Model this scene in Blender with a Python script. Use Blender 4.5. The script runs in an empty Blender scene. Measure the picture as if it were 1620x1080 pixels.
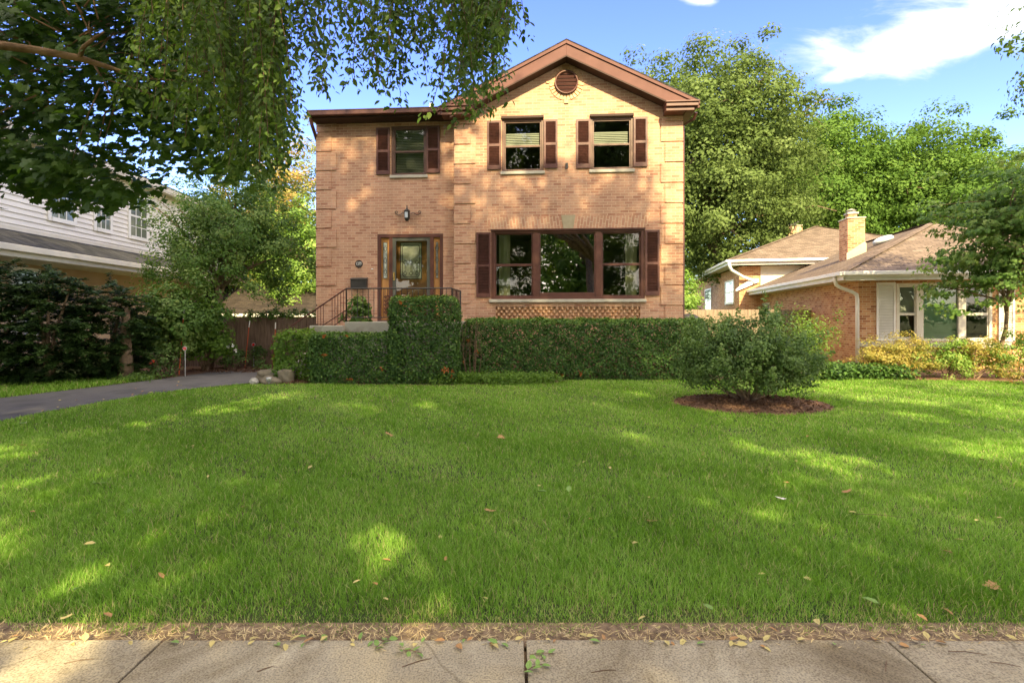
import bpy, math, random
import numpy as np
from mathutils import Vector, Matrix
R = math.radians
random.seed(5)
S = bpy.context.scene
# ------------------------------------------------------------------ camera
EYE = 1.4; FPX = 829.0; CX = 810.0; HY = 500.0      # eye height (m), focal length / vanishing point in photo pixels
cam = bpy.data.objects.new('camera', bpy.data.cameras.new('camera')); S.collection.objects.link(cam)
cam.location = (0, 0, EYE); cam.rotation_euler = (R(90), 0, 0)
cam.data.sensor_width = 36; cam.data.lens = 36 * FPX / 1620; cam.data.shift_y = -40 / 1620
cam.data.clip_start = 0.05; cam.data.clip_end = 2000
S.camera = cam
# ------------------------------------------------------------------ sun, sky, exposure
SUN_EL = R(38); SUN_AZ = R(8)          # azimuth: to the right of straight behind the camera
sv = Vector((math.cos(SUN_EL) * math.sin(SUN_AZ), -math.cos(SUN_EL) * math.cos(SUN_AZ), math.sin(SUN_EL)))
sun = bpy.data.objects.new('sun', bpy.data.lights.new('sun', 'SUN')); S.collection.objects.link(sun)
sun.data.energy = 3.7; sun.data.angle = R(0.6); sun.data.color = (1.0, 0.82, 0.46)
sun.rotation_euler = sv.to_track_quat('Z', 'Y').to_euler()
W = bpy.data.worlds.new('World'); S.world = W; W.use_nodes = True
nt = W.node_tree; nt.nodes.clear()
def N(nt, t, **k):
    n = nt.nodes.new(t)
    for a, b in k.items(): setattr(n, a, b)
    return n
sky = N(nt, 'ShaderNodeTexSky', sky_type='NISHITA', sun_disc=False, sun_elevation=SUN_EL,
        sun_rotation=math.atan2(sv.x, sv.y), air_density=1.0, dust_density=0.3, ozone_density=2.0)
bg = N(nt, 'ShaderNodeBackground'); bg.inputs[1].default_value = 0.15
tc = N(nt, 'ShaderNodeTexCoord')
# clouds: a drawn-out white wisp high in the sky to the right and a scrap near the top, set in sky directions
out = N(nt, 'ShaderNodeOutputWorld'); L = nt.links.new
def mth(op, a, b=None, **k):
    n = N(nt, 'ShaderNodeMath', operation=op, **k)
    for i_, v_ in ((0, a), (1, b)):
        if v_ is None: continue
        if isinstance(v_, (int, float)): n.inputs[i_].default_value = v_
        else: L(v_, n.inputs[i_])
    return n.outputs[0]
sep = N(nt, 'ShaderNodeSeparateXYZ'); L(tc.outputs['Generated'], sep.inputs[0])
ysafe = mth('MAXIMUM', sep.outputs[1], .05); U_ = mth('DIVIDE', sep.outputs[0], ysafe); V_ = mth('DIVIDE', sep.outputs[2], ysafe)
cmb = N(nt, 'ShaderNodeCombineXYZ'); L(mth('MULTIPLY', U_, 1.0), cmb.inputs[0]); L(mth('MULTIPLY', V_, 2.2), cmb.inputs[1])
nz = N(nt, 'ShaderNodeTexNoise'); nz.inputs['Scale'].default_value = 4.5; nz.inputs['Detail'].default_value = 9; nz.inputs['Roughness'].default_value = 0.58; nz.inputs['Distortion'].default_value = .4
L(cmb.outputs[0], nz.inputs['Vector'])
def puff(u0, v0, ru, rv, tilt):
    du = mth('SUBTRACT', U_, u0); dv = mth('SUBTRACT', mth('SUBTRACT', V_, v0), mth('MULTIPLY', du, tilt))
    return mth('SUBTRACT', 1.0, mth('SQRT', mth('ADD', mth('POWER', mth('ABSOLUTE', mth('DIVIDE', du, ru)), 2.0), mth('POWER', mth('ABSOLUTE', mth('DIVIDE', dv, rv)), 2.0))))
dens = mth('MAXIMUM', mth('MAXIMUM', puff(.86, .548, .36, .078, .14), puff(1.1, .60, .4, .05, .05)), mth('MAXIMUM', puff(.36, .605, .06, .022, -.1), puff(.70, .50, .12, .03, .5)))
dens = mth('ADD', dens, mth('MULTIPLY', mth('SUBTRACT', nz.outputs['Fac'], .5), 2.2))
rmp = N(nt, 'ShaderNodeMapRange'); rmp.interpolation_type = 'SMOOTHSTEP'; rmp.inputs[1].default_value = .02; rmp.inputs[2].default_value = .75; rmp.inputs[4].default_value = .93
L(dens, rmp.inputs[0]); front = mth('GREATER_THAN', sep.outputs[1], .1)
mixc = N(nt, 'ShaderNodeMix', data_type='RGBA'); mixc.inputs[7].default_value = (3.0, 3.0, 3.05, 1)
hsv = N(nt, 'ShaderNodeHueSaturation'); hsv.inputs['Saturation'].default_value = 1.24; hsv.inputs['Value'].default_value = .92; hsv.inputs['Hue'].default_value = .53; L(sky.outputs[0], hsv.inputs['Color'])
L(mth('MULTIPLY', rmp.outputs[0], front), mixc.inputs[0]); L(hsv.outputs[0], mixc.inputs[6])
# bright broken cloud added out of view, behind and overhead, to fill the shade
nb = N(nt, 'ShaderNodeTexNoise'); nb.inputs['Scale'].default_value = 3.2; nb.inputs['Detail'].default_value = 7; L(tc.outputs['Generated'], nb.inputs['Vector'])
cov = N(nt, 'ShaderNodeMapRange'); cov.interpolation_type = 'SMOOTHSTEP'; cov.inputs[1].default_value = .36; cov.inputs[2].default_value = .56; L(nb.outputs['Fac'], cov.inputs[0])
bk_ = N(nt, 'ShaderNodeMapRange'); bk_.interpolation_type = 'SMOOTHSTEP'; bk_.inputs[1].default_value = .48; bk_.inputs[2].default_value = .15; L(sep.outputs[1], bk_.inputs[0])
mixb = N(nt, 'ShaderNodeMix', data_type='RGBA'); mixb.inputs[7].default_value = (8.2, 7.2, 5.8, 1)
L(mth('MULTIPLY', cov.outputs[0], bk_.outputs[0]), mixb.inputs[0]); L(mixc.outputs[2], mixb.inputs[6]); L(mixb.outputs[2], bg.inputs[0]); L(bg.outputs[0], out.inputs[0])
S.view_settings.view_transform = 'Standard'; S.view_settings.look = 'None'
S.view_settings.exposure = 1.95; S.view_settings.gamma = 1.0
S.render.engine = 'CYCLES'
S.cycles.max_bounces = 8; S.cycles.transparent_max_bounces = 12; S.cycles.transmission_bounces = 4
S.cycles.sample_clamp_indirect = 6
# ------------------------------------------------------------------ helpers: tags and things
C = S.collection
def tag(o, label=None, cat=None, group=None, kind=None):
    if label: o['label'] = label
    if cat: o['category'] = cat
    if group: o['group'] = group
    if kind: o['kind'] = kind
    return o
def thing(name, label, cat, loc=(0, 0, 0), rz=0, group=None):
    o = bpy.data.objects.new(name, None); C.objects.link(o); o.location = loc; o.rotation_euler = (0, 0, rz)
    o.empty_display_size = 0.2
    return tag(o, label, cat, group)
def link(name, me, mat, parent=None, smooth=False):
    o = bpy.data.objects.new(name, me); C.objects.link(o)
    if mat: me.materials.append(mat)
    if parent: o.parent = parent
    if smooth: me.polygons.foreach_set('use_smooth', [True] * len(me.polygons))
    return o
class MB:
    def __init__(s): s.v = []; s.f = []
    def add(s, vs, fs):
        b = len(s.v); s.v += [tuple(p) for p in vs]; s.f += [tuple(b + i for i in f) for f in fs]; return s
    def box(s, x0, x1, y0, y1, z0, z1):
        x0, x1 = sorted((x0, x1)); y0, y1 = sorted((y0, y1)); z0, z1 = sorted((z0, z1))
        return s.add([(x0,y0,z0),(x1,y0,z0),(x1,y1,z0),(x0,y1,z0),(x0,y0,z1),(x1,y0,z1),(x1,y1,z1),(x0,y1,z1)],
                     [(0,3,2,1),(4,5,6,7),(0,1,5,4),(1,2,6,5),(2,3,7,6),(3,0,4,7)])
    def slat(s, x0, x1, y, z, h, d, t, tilt):      # a tilted slat: bar along x, rotated about x
        c, n = math.cos(tilt), math.sin(tilt); pts = []
        for x in (x0, x1):
            for a, b in ((-d/2,-t/2),(d/2,-t/2),(d/2,t/2),(-d/2,t/2)): pts.append((x, y + a*c - b*n, z + a*n + b*c))
        return s.add(pts, [(0,1,2,3),(7,6,5,4),(0,4,5,1),(1,5,6,2),(2,6,7,3),(3,7,4,0)])
    def beam(s, a, b, w, h, up=(0, 0, 1)):          # bar of rectangular section between two points
        a = Vector(a); b = Vector(b); d = (b - a).normalized(); sx = d.cross(Vector(up)).normalized(); u = sx.cross(d)
        pts = [p + sx * i * w/2 + u * j * h/2 for p in (a, b) for i, j in ((-1,-1),(1,-1),(1,1),(-1,1))]
        return s.add(pts, [(3,2,1,0),(4,5,6,7),(0,1,5,4),(1,2,6,5),(2,3,7,6),(3,0,4,7)])
    def prism(s, poly, a, b, ax='y'):               # polygon in the plane across ax, extruded from a to b
        n = len(poly)
        def P(p, t): return (p[0], t, p[1]) if ax == 'y' else ((t, p[0], p[1]) if ax == 'x' else (p[0], p[1], t))
        vs = [P(p, a) for p in poly] + [P(p, b) for p in poly]
        return s.add(vs, [tuple(range(n)), tuple(range(2*n-1, n-1, -1))] + [(i, i + n, (i+1) % n + n, (i+1) % n) for i in range(n)])
    def tube(s, pts, rad, n=8, cap=True):
        pts = [Vector(p) for p in pts]
        if not hasattr(rad, '__len__'): rad = [rad] * len(pts)
        b = len(s.v); ref = None
        for i, p in enumerate(pts):
            d = (pts[min(i+1, len(pts)-1)] - pts[max(i-1, 0)]).normalized()
            if ref is None: ref = Vector((0,0,1)) if abs(d.z) < .9 else Vector((1,0,0))
            u = d.cross(ref).normalized(); w = d.cross(u)
            ref = u.cross(d) if u.cross(d).length > 0 else ref
            for k in range(n):
                a = 2*math.pi*k/n; s.v.append(tuple(p + (u*math.cos(a) + w*math.sin(a)) * rad[i]))
        for i in range(len(pts)-1):
            for k in range(n):
                s.f.append((b+i*n+k, b+i*n+(k+1)%n, b+(i+1)*n+(k+1)%n, b+(i+1)*n+k))
        if cap:
            s.f.append(tuple(b+k for k in range(n-1, -1, -1))); e = b+(len(pts)-1)*n; s.f.append(tuple(e+k for k in range(n)))
        return s
    def lathe(s, prof, c, n=16, ax='z'):            # profile (r, t) about axis through c
        b = len(s.v)
        for r, t in prof:
            for k in range(n):
                a = 2*math.pi*k/n; x, y = r*math.cos(a), r*math.sin(a)
                s.v.append((c[0]+x, c[1]+y, c[2]+t) if ax == 'z' else (c[0]+x, c[1]+t, c[2]+y))
        for i in range(len(prof)-1):
            for k in range(n): s.f.append((b+i*n+k, b+i*n+(k+1)%n, b+(i+1)*n+(k+1)%n, b+(i+1)*n+k))
        s.f.append(tuple(b+k for k in range(n-1, -1, -1))); e = b+(len(prof)-1)*n; s.f.append(tuple(e+k for k in range(n)))
        return s
    def build(s, name, mat, parent=None, smooth=False, bevel=0):
        me = bpy.data.meshes.new(name); me.from_pydata(s.v, [], s.f); me.update()
        uv = me.uv_layers.new(name='UVMap')          # metre-scaled box projection
        for p in me.polygons:
            n = p.normal; ax = max(range(3), key=lambda i: abs(n[i]))
            for li in p.loop_indices:
                co = me.vertices[me.loops[li].vertex_index].co
                if ax == 1: q = (co.x, co.z)
                elif ax == 0: q = (co.y + .1, co.z)
                else: q = (co.x, co.y)
                uv.data[li].uv = q
        o = link(name, me, mat, parent, smooth)
        if bevel:
            m = o.modifiers.new('bevel', 'BEVEL'); m.width = bevel; m.segments = 2; m.limit_method = 'ANGLE'
        return o
def npmesh(name, co, faces_k, mat, parent=None, var=None, smooth=False):
    """co (V,3); faces_k list of int arrays (F,k); var per-vertex float"""
    me = bpy.data.meshes.new(name); me.vertices.add(len(co)); me.vertices.foreach_set('co', np.asarray(co, np.float32).ravel())
    tot = np.concatenate([f.ravel() for f in faces_k]); cnt = np.concatenate([np.full(len(f), f.shape[1], np.int32) for f in faces_k])
    me.loops.add(len(tot)); me.loops.foreach_set('vertex_index', tot.astype(np.int32))
    me.polygons.add(len(cnt)); me.polygons.foreach_set('loop_start', np.concatenate([[0], np.cumsum(cnt)[:-1]]).astype(np.int32))
    me.update(calc_edges=True)
    if var is not None:
        a = me.attributes.new('var', 'FLOAT', 'POINT'); a.data.foreach_set('value', np.asarray(var, np.float32))
    return link(name, me, mat, parent, smooth)
# ------------------------------------------------------------------ frames: a measured picture point onto a known plane
class Frame:
    def __init__(s, ox, oy, th): s.o = (ox, oy); s.th = th; s.ex = (math.cos(th), math.sin(th)); s.ey = (-math.sin(th), math.cos(th))
    def front(s, px, py, w=0):     # plane local y = w  -> (u, z)
        a = (px - CX) / FPX; X0 = s.o[0] + w*s.ey[0]; Y0 = s.o[1] + w*s.ey[1]
        u = (a*Y0 - X0) / (s.ex[0] - a*s.ex[1]); Y = Y0 + u*s.ex[1]
        return u, EYE + (HY - py) * Y / FPX
    def side(s, px, py, u=0):      # plane local x = u -> (w, z)
        a = (px - CX) / FPX; X0 = s.o[0] + u*s.ex[0]; Y0 = s.o[1] + u*s.ex[1]
        w = (a*Y0 - X0) / (s.ey[0] - a*s.ey[1]); Y = Y0 + w*s.ey[1]
        return w, EYE + (HY - py) * Y / FPX
def at(px, py, Y): return Vector(((px - CX) * Y / FPX, Y, EYE + (HY - py) * Y / FPX))
# ------------------------------------------------------------------ materials
M = {}
def base_mat(name, rough=.7, spec=.3):
    m = bpy.data.materials.new(name); m.use_nodes = True; t = m.node_tree; b = t.nodes['Principled BSDF']
    b.inputs['Roughness'].default_value = rough; b.inputs['Specular IOR Level'].default_value = spec
    M[name] = m; return m, t, b, t.links.new
def ramp(t, cols):
    r = N(t, 'ShaderNodeValToRGB'); e = r.color_ramp.elements
    while len(e) < len(cols): e.new(.5)
    for i, (p, c) in enumerate(cols): e[i].position = p; e[i].color = (*c, 1)
    return r
def noise_mat(name, c1, c2, scale=6, rough=.7, bump=0, bscale=60, spec=.3, detail=5, metal=0, c3=None):
    m, t, b, l = base_mat(name, rough, spec); tc = N(t, 'ShaderNodeTexCoord')
    n = N(t, 'ShaderNodeTexNoise'); n.inputs['Scale'].default_value = scale; n.inputs['Detail'].default_value = detail
    r = ramp(t, [(.32, c1), (.68, c2)] if c3 is None else [(.3, c1), (.5, c2), (.72, c3)])
    l(tc.outputs['Object'], n.inputs[0]); l(n.outputs[0], r.inputs[0]); l(r.outputs[0], b.inputs['Base Color'])
    b.inputs['Metallic'].default_value = metal
    if bump:
        n2 = N(t, 'ShaderNodeTexNoise'); n2.inputs['Scale'].default_value = bscale; n2.inputs['Detail'].default_value = 4
        bp = N(t, 'ShaderNodeBump'); bp.inputs['Strength'].default_value = bump; bp.inputs['Distance'].default_value = .01
        l(tc.outputs['Object'], n2.inputs[0]); l(n2.outputs[0], bp.inputs['Height']); l(bp.outputs[0], b.inputs['Normal'])
    return m
def brick_mat(name, cols, mortar, bw=.2, bh=.068, ms=.007, soldier=False, dark=.35):
    m, t, b, l = base_mat(name, .85, .2); uv = N(t, 'ShaderNodeUVMap'); mpn = N(t, 'ShaderNodeMapping')
    if soldier: mpn.inputs['Rotation'].default_value = (0, 0, R(soldier))
    br = N(t, 'ShaderNodeTexBrick'); br.inputs['Scale'].default_value = 1; br.inputs['Brick Width'].default_value = bw
    br.inputs['Row Height'].default_value = bh; br.inputs['Mortar Size'].default_value = ms; br.inputs['Mortar Smooth'].default_value = .3
    br.inputs['Color1'].default_value = (0, 0, 0, 1); br.inputs['Color2'].default_value = (1, 1, 1, 1); br.inputs['Mortar'].default_value = (.5, .5, .5, 1)
    br.inputs['Bias'].default_value = 0
    l(uv.outputs[0], mpn.inputs[0]); l(mpn.outputs[0], br.inputs['Vector'])
    r = ramp(t, cols); l(br.outputs['Color'], r.inputs[0])
    n = N(t, 'ShaderNodeTexNoise'); n.inputs['Scale'].default_value = 1.6; n.inputs['Detail'].default_value = 9; n.inputs['Roughness'].default_value = .65
    mst = N(t, 'ShaderNodeMapping'); mst.inputs['Scale'].default_value = (1.5, .55, 1); l(uv.outputs[0], mst.inputs[0]); l(mst.outputs[0], n.inputs[0])
    hs = N(t, 'ShaderNodeHueSaturation'); mrn = N(t, 'ShaderNodeMapRange'); mrn.inputs[1].default_value = .25; mrn.inputs[2].default_value = .75; mrn.inputs[3].default_value = .74; mrn.inputs[4].default_value = 1.22
    l(n.outputs[0], mrn.inputs[0]); l(mrn.outputs[0], hs.inputs['Value']); l(r.outputs[0], hs.inputs['Color'])
    n3 = N(t, 'ShaderNodeTexNoise'); n3.inputs['Scale'].default_value = 70; n3.inputs['Detail'].default_value = 3; l(uv.outputs[0], n3.inputs[0])
    mx3 = N(t, 'ShaderNodeMix', data_type='RGBA', blend_type='MULTIPLY'); mx3.inputs[0].default_value = .5
    r3 = ramp(t, [(.3, (.62, .58, .55)), (.6, (1, 1, 1))]); l(n3.outputs[0], r3.inputs[0]); l(hs.outputs[0], mx3.inputs[6]); l(r3.outputs[0], mx3.inputs[7])
    mx = N(t, 'ShaderNodeMix', data_type='RGBA'); mx.inputs[7].default_value = (*mortar, 1)
    l(br.outputs['Fac'], mx.inputs[0]); l(mx3.outputs[2], mx.inputs[6]); l(mx.outputs[2], b.inputs['Base Color'])
    bp = N(t, 'ShaderNodeBump'); bp.inputs['Strength'].default_value = .7; bp.inputs['Distance'].default_value = .006
    ma = N(t, 'ShaderNodeMath', operation='MULTIPLY_ADD'); ma.inputs[1].default_value = -1; l(br.outputs['Fac'], ma.inputs[0]); l(n3.outputs[0], ma.inputs[2])
    l(ma.outputs[0], bp.inputs['Height']); l(bp.outputs[0], b.inputs['Normal'])
    return m
bcols = [(0, (.42, .205, .13)), (.2, (.50, .265, .17)), (.5, (.56, .315, .20)), (.78, (.60, .355, .23)), (1, (.50, .28, .18))]
brick_mat('brick', bcols, (.58, .41, .28))
brick_mat('brick_soldier', bcols[1:], (.60, .45, .31), bw=.2, bh=.075, soldier=82)
brick_mat('brick_soldier_b', bcols[1:], (.60, .45, .31), bw=.2, bh=.075, soldier=98)
brick_mat('brick_orange', [(0, (.33, .13, .06)), (.3, (.48, .22, .10)), (.7, (.58, .31, .15)), (1, (.62, .38, .2))], (.55, .42, .27), ms=.008)
brick_mat('shingle_dark', [(0, (.022, .024, .026)), (1, (.06, .06, .062))], (.012, .012, .012), bw=.3, bh=.13, ms=.008)
brick_mat('shingle_brown', [(0, (.12, .088, .063)), (.5, (.165, .122, .09)), (1, (.21, .16, .12))], (.075, .055, .042), bw=.3, bh=.13, ms=.012)
noise_mat('tooth_brick', (.52, .30, .17), (.68, .45, .27), 9, .85, .3)
noise_mat('brown_trim', (.085, .032, .023), (.12, .046, .032), 5, .45, .05, 200, .45)
noise_mat('rake_trim', (.115, .05, .042), (.14, .063, .053), 3, .6, spec=.2)
brick_mat('shingle_shaded', [(0, (.03, .023, .018)), (1, (.06, .046, .034))], (.018, .015, .012), bw=.3, bh=.13, ms=.012)  # brown shingle, darkened in colour to stand for dappled shade on the garage roof
noise_mat('shutter_paint', (.085, .034, .028), (.125, .05, .042), 12, .42, spec=.5)
noise_mat('sash_brown', (.10, .055, .04), (.14, .075, .055), 9, .4, spec=.5)
noise_mat('soffit_dark', (.04, .022, .016), (.06, .03, .022), 4, .7)
noise_mat('limestone', (.40, .37, .30), (.52, .48, .39), 7, .8, .2)
noise_mat('keystone', (.36, .30, .19), (.42, .35, .23), 8, .8, .2)
noise_mat('olive_door', (.085, .085, .065), (.10, .10, .08), 6, .4, spec=.5)
m = noise_mat('oak_door', (.42, .19, .055), (.56, .28, .09), 2.2, .4, spec=.5)
noise_mat('brass', (.7, .5, .18), (.8, .6, .25), 5, .25, metal=1)
noise_mat('black_iron', (.02, .018, .017), (.04, .035, .03), 9, .5, spec=.5)
noise_mat('rust_iron', (.07, .025, .02), (.13, .045, .03), 14, .6)
noise_mat('concrete', (.22, .20, .15), (.40, .38, .30), 2.5, .9, .35, 90, c3=(.34, .32, .26))
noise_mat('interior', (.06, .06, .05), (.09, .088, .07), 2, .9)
noise_mat('curtain', (.42, .42, .27), (.5, .5, .33), 3, .9)
noise_mat('blind', (.38, .39, .35), (.43, .44, .40), 3, .7)
noise_mat('white_paint', (.70, .69, .64), (.80, .79, .75), 3, .5, spec=.4)
noise_mat('cream_paint', (.60, .56, .46), (.68, .64, .54), 3, .5, spec=.4)
noise_mat('siding_white', (.68, .66, .60), (.76, .74, .68), 1.5, .6)
noise_mat('siding_tan', (.42, .31, .20), (.48, .36, .24), 1.5, .7)
noise_mat('bark', (.09, .06, .04), (.20, .14, .09), 9, .95, .9, 26, c3=(.28, .2, .13))
noise_mat('bark_warm', (.17, .10, .05), (.32, .20, .11), 9, .95, .9, 30)
noise_mat('fence_brown', (.12, .08, .055), (.23, .155, .11), 5, .9, .4, 40)
noise_mat('fence_grey', (.20, .15, .11), (.30, .23, .17), 5, .9, .4, 40)
noise_mat('rock', (.09, .075, .055), (.17, .145, .10), 4, .9, .8, 20, c3=(.23, .20, .15))
noise_mat('rock_pale', (.25, .24, .2), (.45, .43, .38), 9, .9, .6, 30)
noise_mat('mulch', (.06, .032, .02), (.15, .08, .048), 40, .95, 1.0, 60, c3=(.24, .15, .095))
noise_mat('soil', (.11, .075, .045), (.21, .145, .085), 26, .95, 1.0, 70, c3=(.33, .24, .14))
noise_mat('asphalt', (.07, .068, .07), (.13, .125, .122), 1.3, .9, 1.0, 120, c3=(.095, .09, .09), detail=12)
noise_mat('lawn_base', (.03, .05, .012), (.06, .08, .02), 2.2, .95, .5, 60, c3=(.10, .09, .035))
noise_mat('earth', (.06, .085, .02), (.10, .13, .035), .3, .95)
noise_mat('hedge_core', (.007, .012, .004), (.018, .028, .009), 14, 1)
noise_mat('orange_plastic', (.55, .09, .03), (.62, .12, .04), 6, .5)
noise_mat('red_reflector', (.55, .02, .02), (.65, .03, .03), 6, .25, spec=.7)
noise_mat('zinc', (.45, .45, .44), (.58, .58, .57), 6, .4, metal=.6)
noise_mat('grey_metal', (.42, .47, .5), (.52, .58, .62), 6, .4)
noise_mat('straw', (.45, .33, .15), (.62, .50, .26), 12, .8)
noise_mat('dry_leaf', (.30, .15, .06), (.50, .30, .12), 30, .8)
noise_mat('yellow_leaf', (.48, .38, .13), (.58, .50, .2), 30, .8)
noise_mat('green_fallen', (.14, .24, .05), (.24, .36, .10), 30, .8)
noise_mat('pale_leaf', (.5, .48, .42), (.62, .6, .55), 30, .8)
noise_mat('twig', (.10, .06, .04), (.18, .11, .07), 20, .9)
noise_mat('petal', (.8, .78, .72), (.85, .83, .78), 9, .6)
noise_mat('petal_red', (.6, .05, .03), (.7, .09, .05), 9, .6)
def wood_stretch(m):   # stretch the grain along z
    t = m.node_tree
    for n in [x for x in t.nodes if x.type == 'TEX_NOISE']:
        mp_ = N(t, 'ShaderNodeMapping'); mp_.inputs['Scale'].default_value = (6, 6, .6)
        src = n.inputs[0].links[0].from_socket; t.links.new(src, mp_.inputs[0]); t.links.new(mp_.outputs[0], n.inputs[0])
for k in ('oak_door', 'fence_brown', 'fence_grey'): wood_stretch(M[k])
# concrete pavement with fine exposed grit and staining
def pave_mat():
    m, t, b, l = base_mat('sidewalk', .9, .2); tc = N(t, 'ShaderNodeTexCoord')
    n1 = N(t, 'ShaderNodeTexNoise'); n1.inputs['Scale'].default_value = 1.7; n1.inputs['Detail'].default_value = 8
    n2 = N(t, 'ShaderNodeTexNoise'); n2.inputs['Scale'].default_value = 130; n2.inputs['Detail'].default_value = 3
    v = N(t, 'ShaderNodeTexVoronoi'); v.inputs['Scale'].default_value = 210
    for x in (n1, n2, v): l(tc.outputs['Object'], x.inputs['Vector'])
    r1 = ramp(t, [(.3, (.24, .20, .13)), (.45, (.33, .285, .195)), (.6, (.38, .335, .235)), (.75, (.47, .42, .30))]); l(n1.outputs[0], r1.inputs[0])
    r2 = ramp(t, [(.36, (.55, .52, .5)), (.5, (1, 1, 1)), (.66, (1.3, 1.28, 1.2))]); l(n2.outputs[0], r2.inputs[0])
    mx = N(t, 'ShaderNodeMix', data_type='RGBA', blend_type='MULTIPLY'); mx.inputs[0].default_value = .8; l(r1.outputs[0], mx.inputs[6]); l(r2.outputs[0], mx.inputs[7])
    r4 = ramp(t, [(.10, (1.25, 1.22, 1.15)), (.16, (1, 1, 1))]); l(v.outputs['Distance'], r4.inputs[0])
    mx2 = N(t, 'ShaderNodeMix', data_type='RGBA', blend_type='MULTIPLY'); mx2.inputs[0].default_value = .8; l(mx.outputs[2], mx2.inputs[6]); l(r4.outputs[0], mx2.inputs[7])
    n5 = N(t, 'ShaderNodeTexNoise'); n5.inputs['Scale'].default_value = .75; n5.inputs['Detail'].default_value = 10; n5.inputs['Roughness'].default_value = .7; n5.inputs['Distortion'].default_value = 1.2; l(tc.outputs['Object'], n5.inputs[0])
    r5 = ramp(t, [(.40, (.70, .67, .62)), (.5, (1, 1, 1)), (.62, (1.08, 1.07, 1.04))]); l(n5.outputs[0], r5.inputs[0])
    vo_ = N(t, 'ShaderNodeTexVoronoi', feature='DISTANCE_TO_EDGE'); vo_.inputs['Scale'].default_value = .55; wv = N(t, 'ShaderNodeMix', data_type='RGBA'); wv.inputs[0].default_value = .12; n6 = N(t, 'ShaderNodeTexNoise'); n6.inputs['Scale'].default_value = 5
    l(tc.outputs['Object'], n6.inputs[0]); l(tc.outputs['Object'], wv.inputs[6]); l(n6.outputs['Color'], wv.inputs[7]); l(wv.outputs[2], vo_.inputs['Vector']); r6 = ramp(t, [(.0, (.45, .42, .38)), (.0035, (1, 1, 1))]); l(vo_.outputs['Distance'], r6.inputs[0])
    m5 = N(t, 'ShaderNodeMix', data_type='RGBA', blend_type='MULTIPLY'); m5.inputs[0].default_value = 1; l(mx2.outputs[2], m5.inputs[6]); l(r5.outputs[0], m5.inputs[7])
    m6 = N(t, 'ShaderNodeMix', data_type='RGBA', blend_type='MULTIPLY'); m6.inputs[0].default_value = .6; l(m5.outputs[2], m6.inputs[6]); l(r6.outputs[0], m6.inputs[7]); l(m6.outputs[2], b.inputs['Base Color'])
    bp = N(t, 'ShaderNodeBump'); bp.inputs['Strength'].default_value = .5; bp.inputs['Distance'].default_value = .004
    l(n2.outputs[0], bp.inputs['Height']); l(bp.outputs[0], b.inputs['Normal'])
pave_mat()
def leaf_mat(name, cols, transl=.35, rough=.5, spec=.25):
    m = bpy.data.materials.new(name); m.use_nodes = True; t = m.node_tree; b = t.nodes['Principled BSDF']; l = t.links.new
    at_ = N(t, 'ShaderNodeAttribute', attribute_name='var'); r = ramp(t, cols); l(at_.outputs['Fac'], r.inputs[0])
    l(r.outputs[0], b.inputs['Base Color']); b.inputs['Roughness'].default_value = rough; b.inputs['Specular IOR Level'].default_value = spec
    tr = N(t, 'ShaderNodeBsdfTranslucent'); hs = N(t, 'ShaderNodeHueSaturation'); hs.inputs['Value'].default_value = 1.5; hs.inputs['Saturation'].default_value = 1.1
    hs.inputs['Hue'].default_value = .49
    l(r.outputs[0], hs.inputs['Color']); l(hs.outputs[0], tr.inputs[0])
    mx = N(t, 'ShaderNodeMixShader'); mx.inputs[0].default_value = transl; l(b.outputs[0], mx.inputs[1]); l(tr.outputs[0], mx.inputs[2])
    l(mx.outputs[0], t.nodes['Material Output'].inputs[0]); M[name] = m; return m
leaf_mat('leaf_maple', [(0, (.035, .08, .012)), (.5, (.07, .14, .02)), (1, (.15, .23, .045))], .45)
leaf_mat('leaf_elm', [(0, (.045, .09, .014)), (.5, (.09, .16, .028)), (1, (.20, .28, .065))], .45)
leaf_mat('leaf_oak', [(0, (.065, .10, .025)), (.5, (.105, .155, .042)), (1, (.17, .225, .075))], .35, .75, .08)
leaf_mat('leaf_green', [(0, (.05, .11, .012)), (.5, (.10, .19, .022)), (1, (.17, .28, .04))])
leaf_mat('leaf_yew', [(0, (.022, .055, .010)), (.5, (.048, .11, .018)), (.9, (.10, .19, .034)), (1, (.16, .25, .045))], .2)
leaf_mat('leaf_dark', [(0, (.014, .035, .010)), (.5, (.032, .07, .016)), (1, (.07, .125, .028))], .2)
leaf_mat('leaf_shrub', [(0, (.045, .085, .022)), (.5, (.085, .155, .035)), (1, (.18, .27, .075))], .3)
leaf_mat('leaf_light', [(0, (.10, .19, .03)), (.5, (.17, .29, .05)), (1, (.30, .40, .09))], .4)
leaf_mat('leaf_gold', [(0, (.13, .15, .03)), (.5, (.30, .27, .06)), (1, (.50, .38, .11))], .4)
leaf_mat('leaf_autumn', [(0, (.12, .17, .03)), (.5, (.27, .26, .06)), (1, (.50, .27, .09))], .4)
leaf_mat('leaf_vine', [(0, (.05, .11, .02)), (.5, (.10, .19, .035)), (1, (.25, .33, .09))], .35)
leaf_mat('leaf_rust', [(0, (.30, .08, .02)), (1, (.45, .16, .04))], .2)
leaf_mat('leaf_bg', [(0, (.05, .105, .018)), (.5, (.09, .165, .03)), (1, (.15, .24, .05))], .35, .75, .08)
leaf_mat('grass', [(0, (.10, .21, .024)), (.3, (.155, .305, .038)), (.6, (.215, .395, .058)), (.88, (.34, .50, .12)), (1, (.50, .42, .21))], .45, .6, .15)
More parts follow.
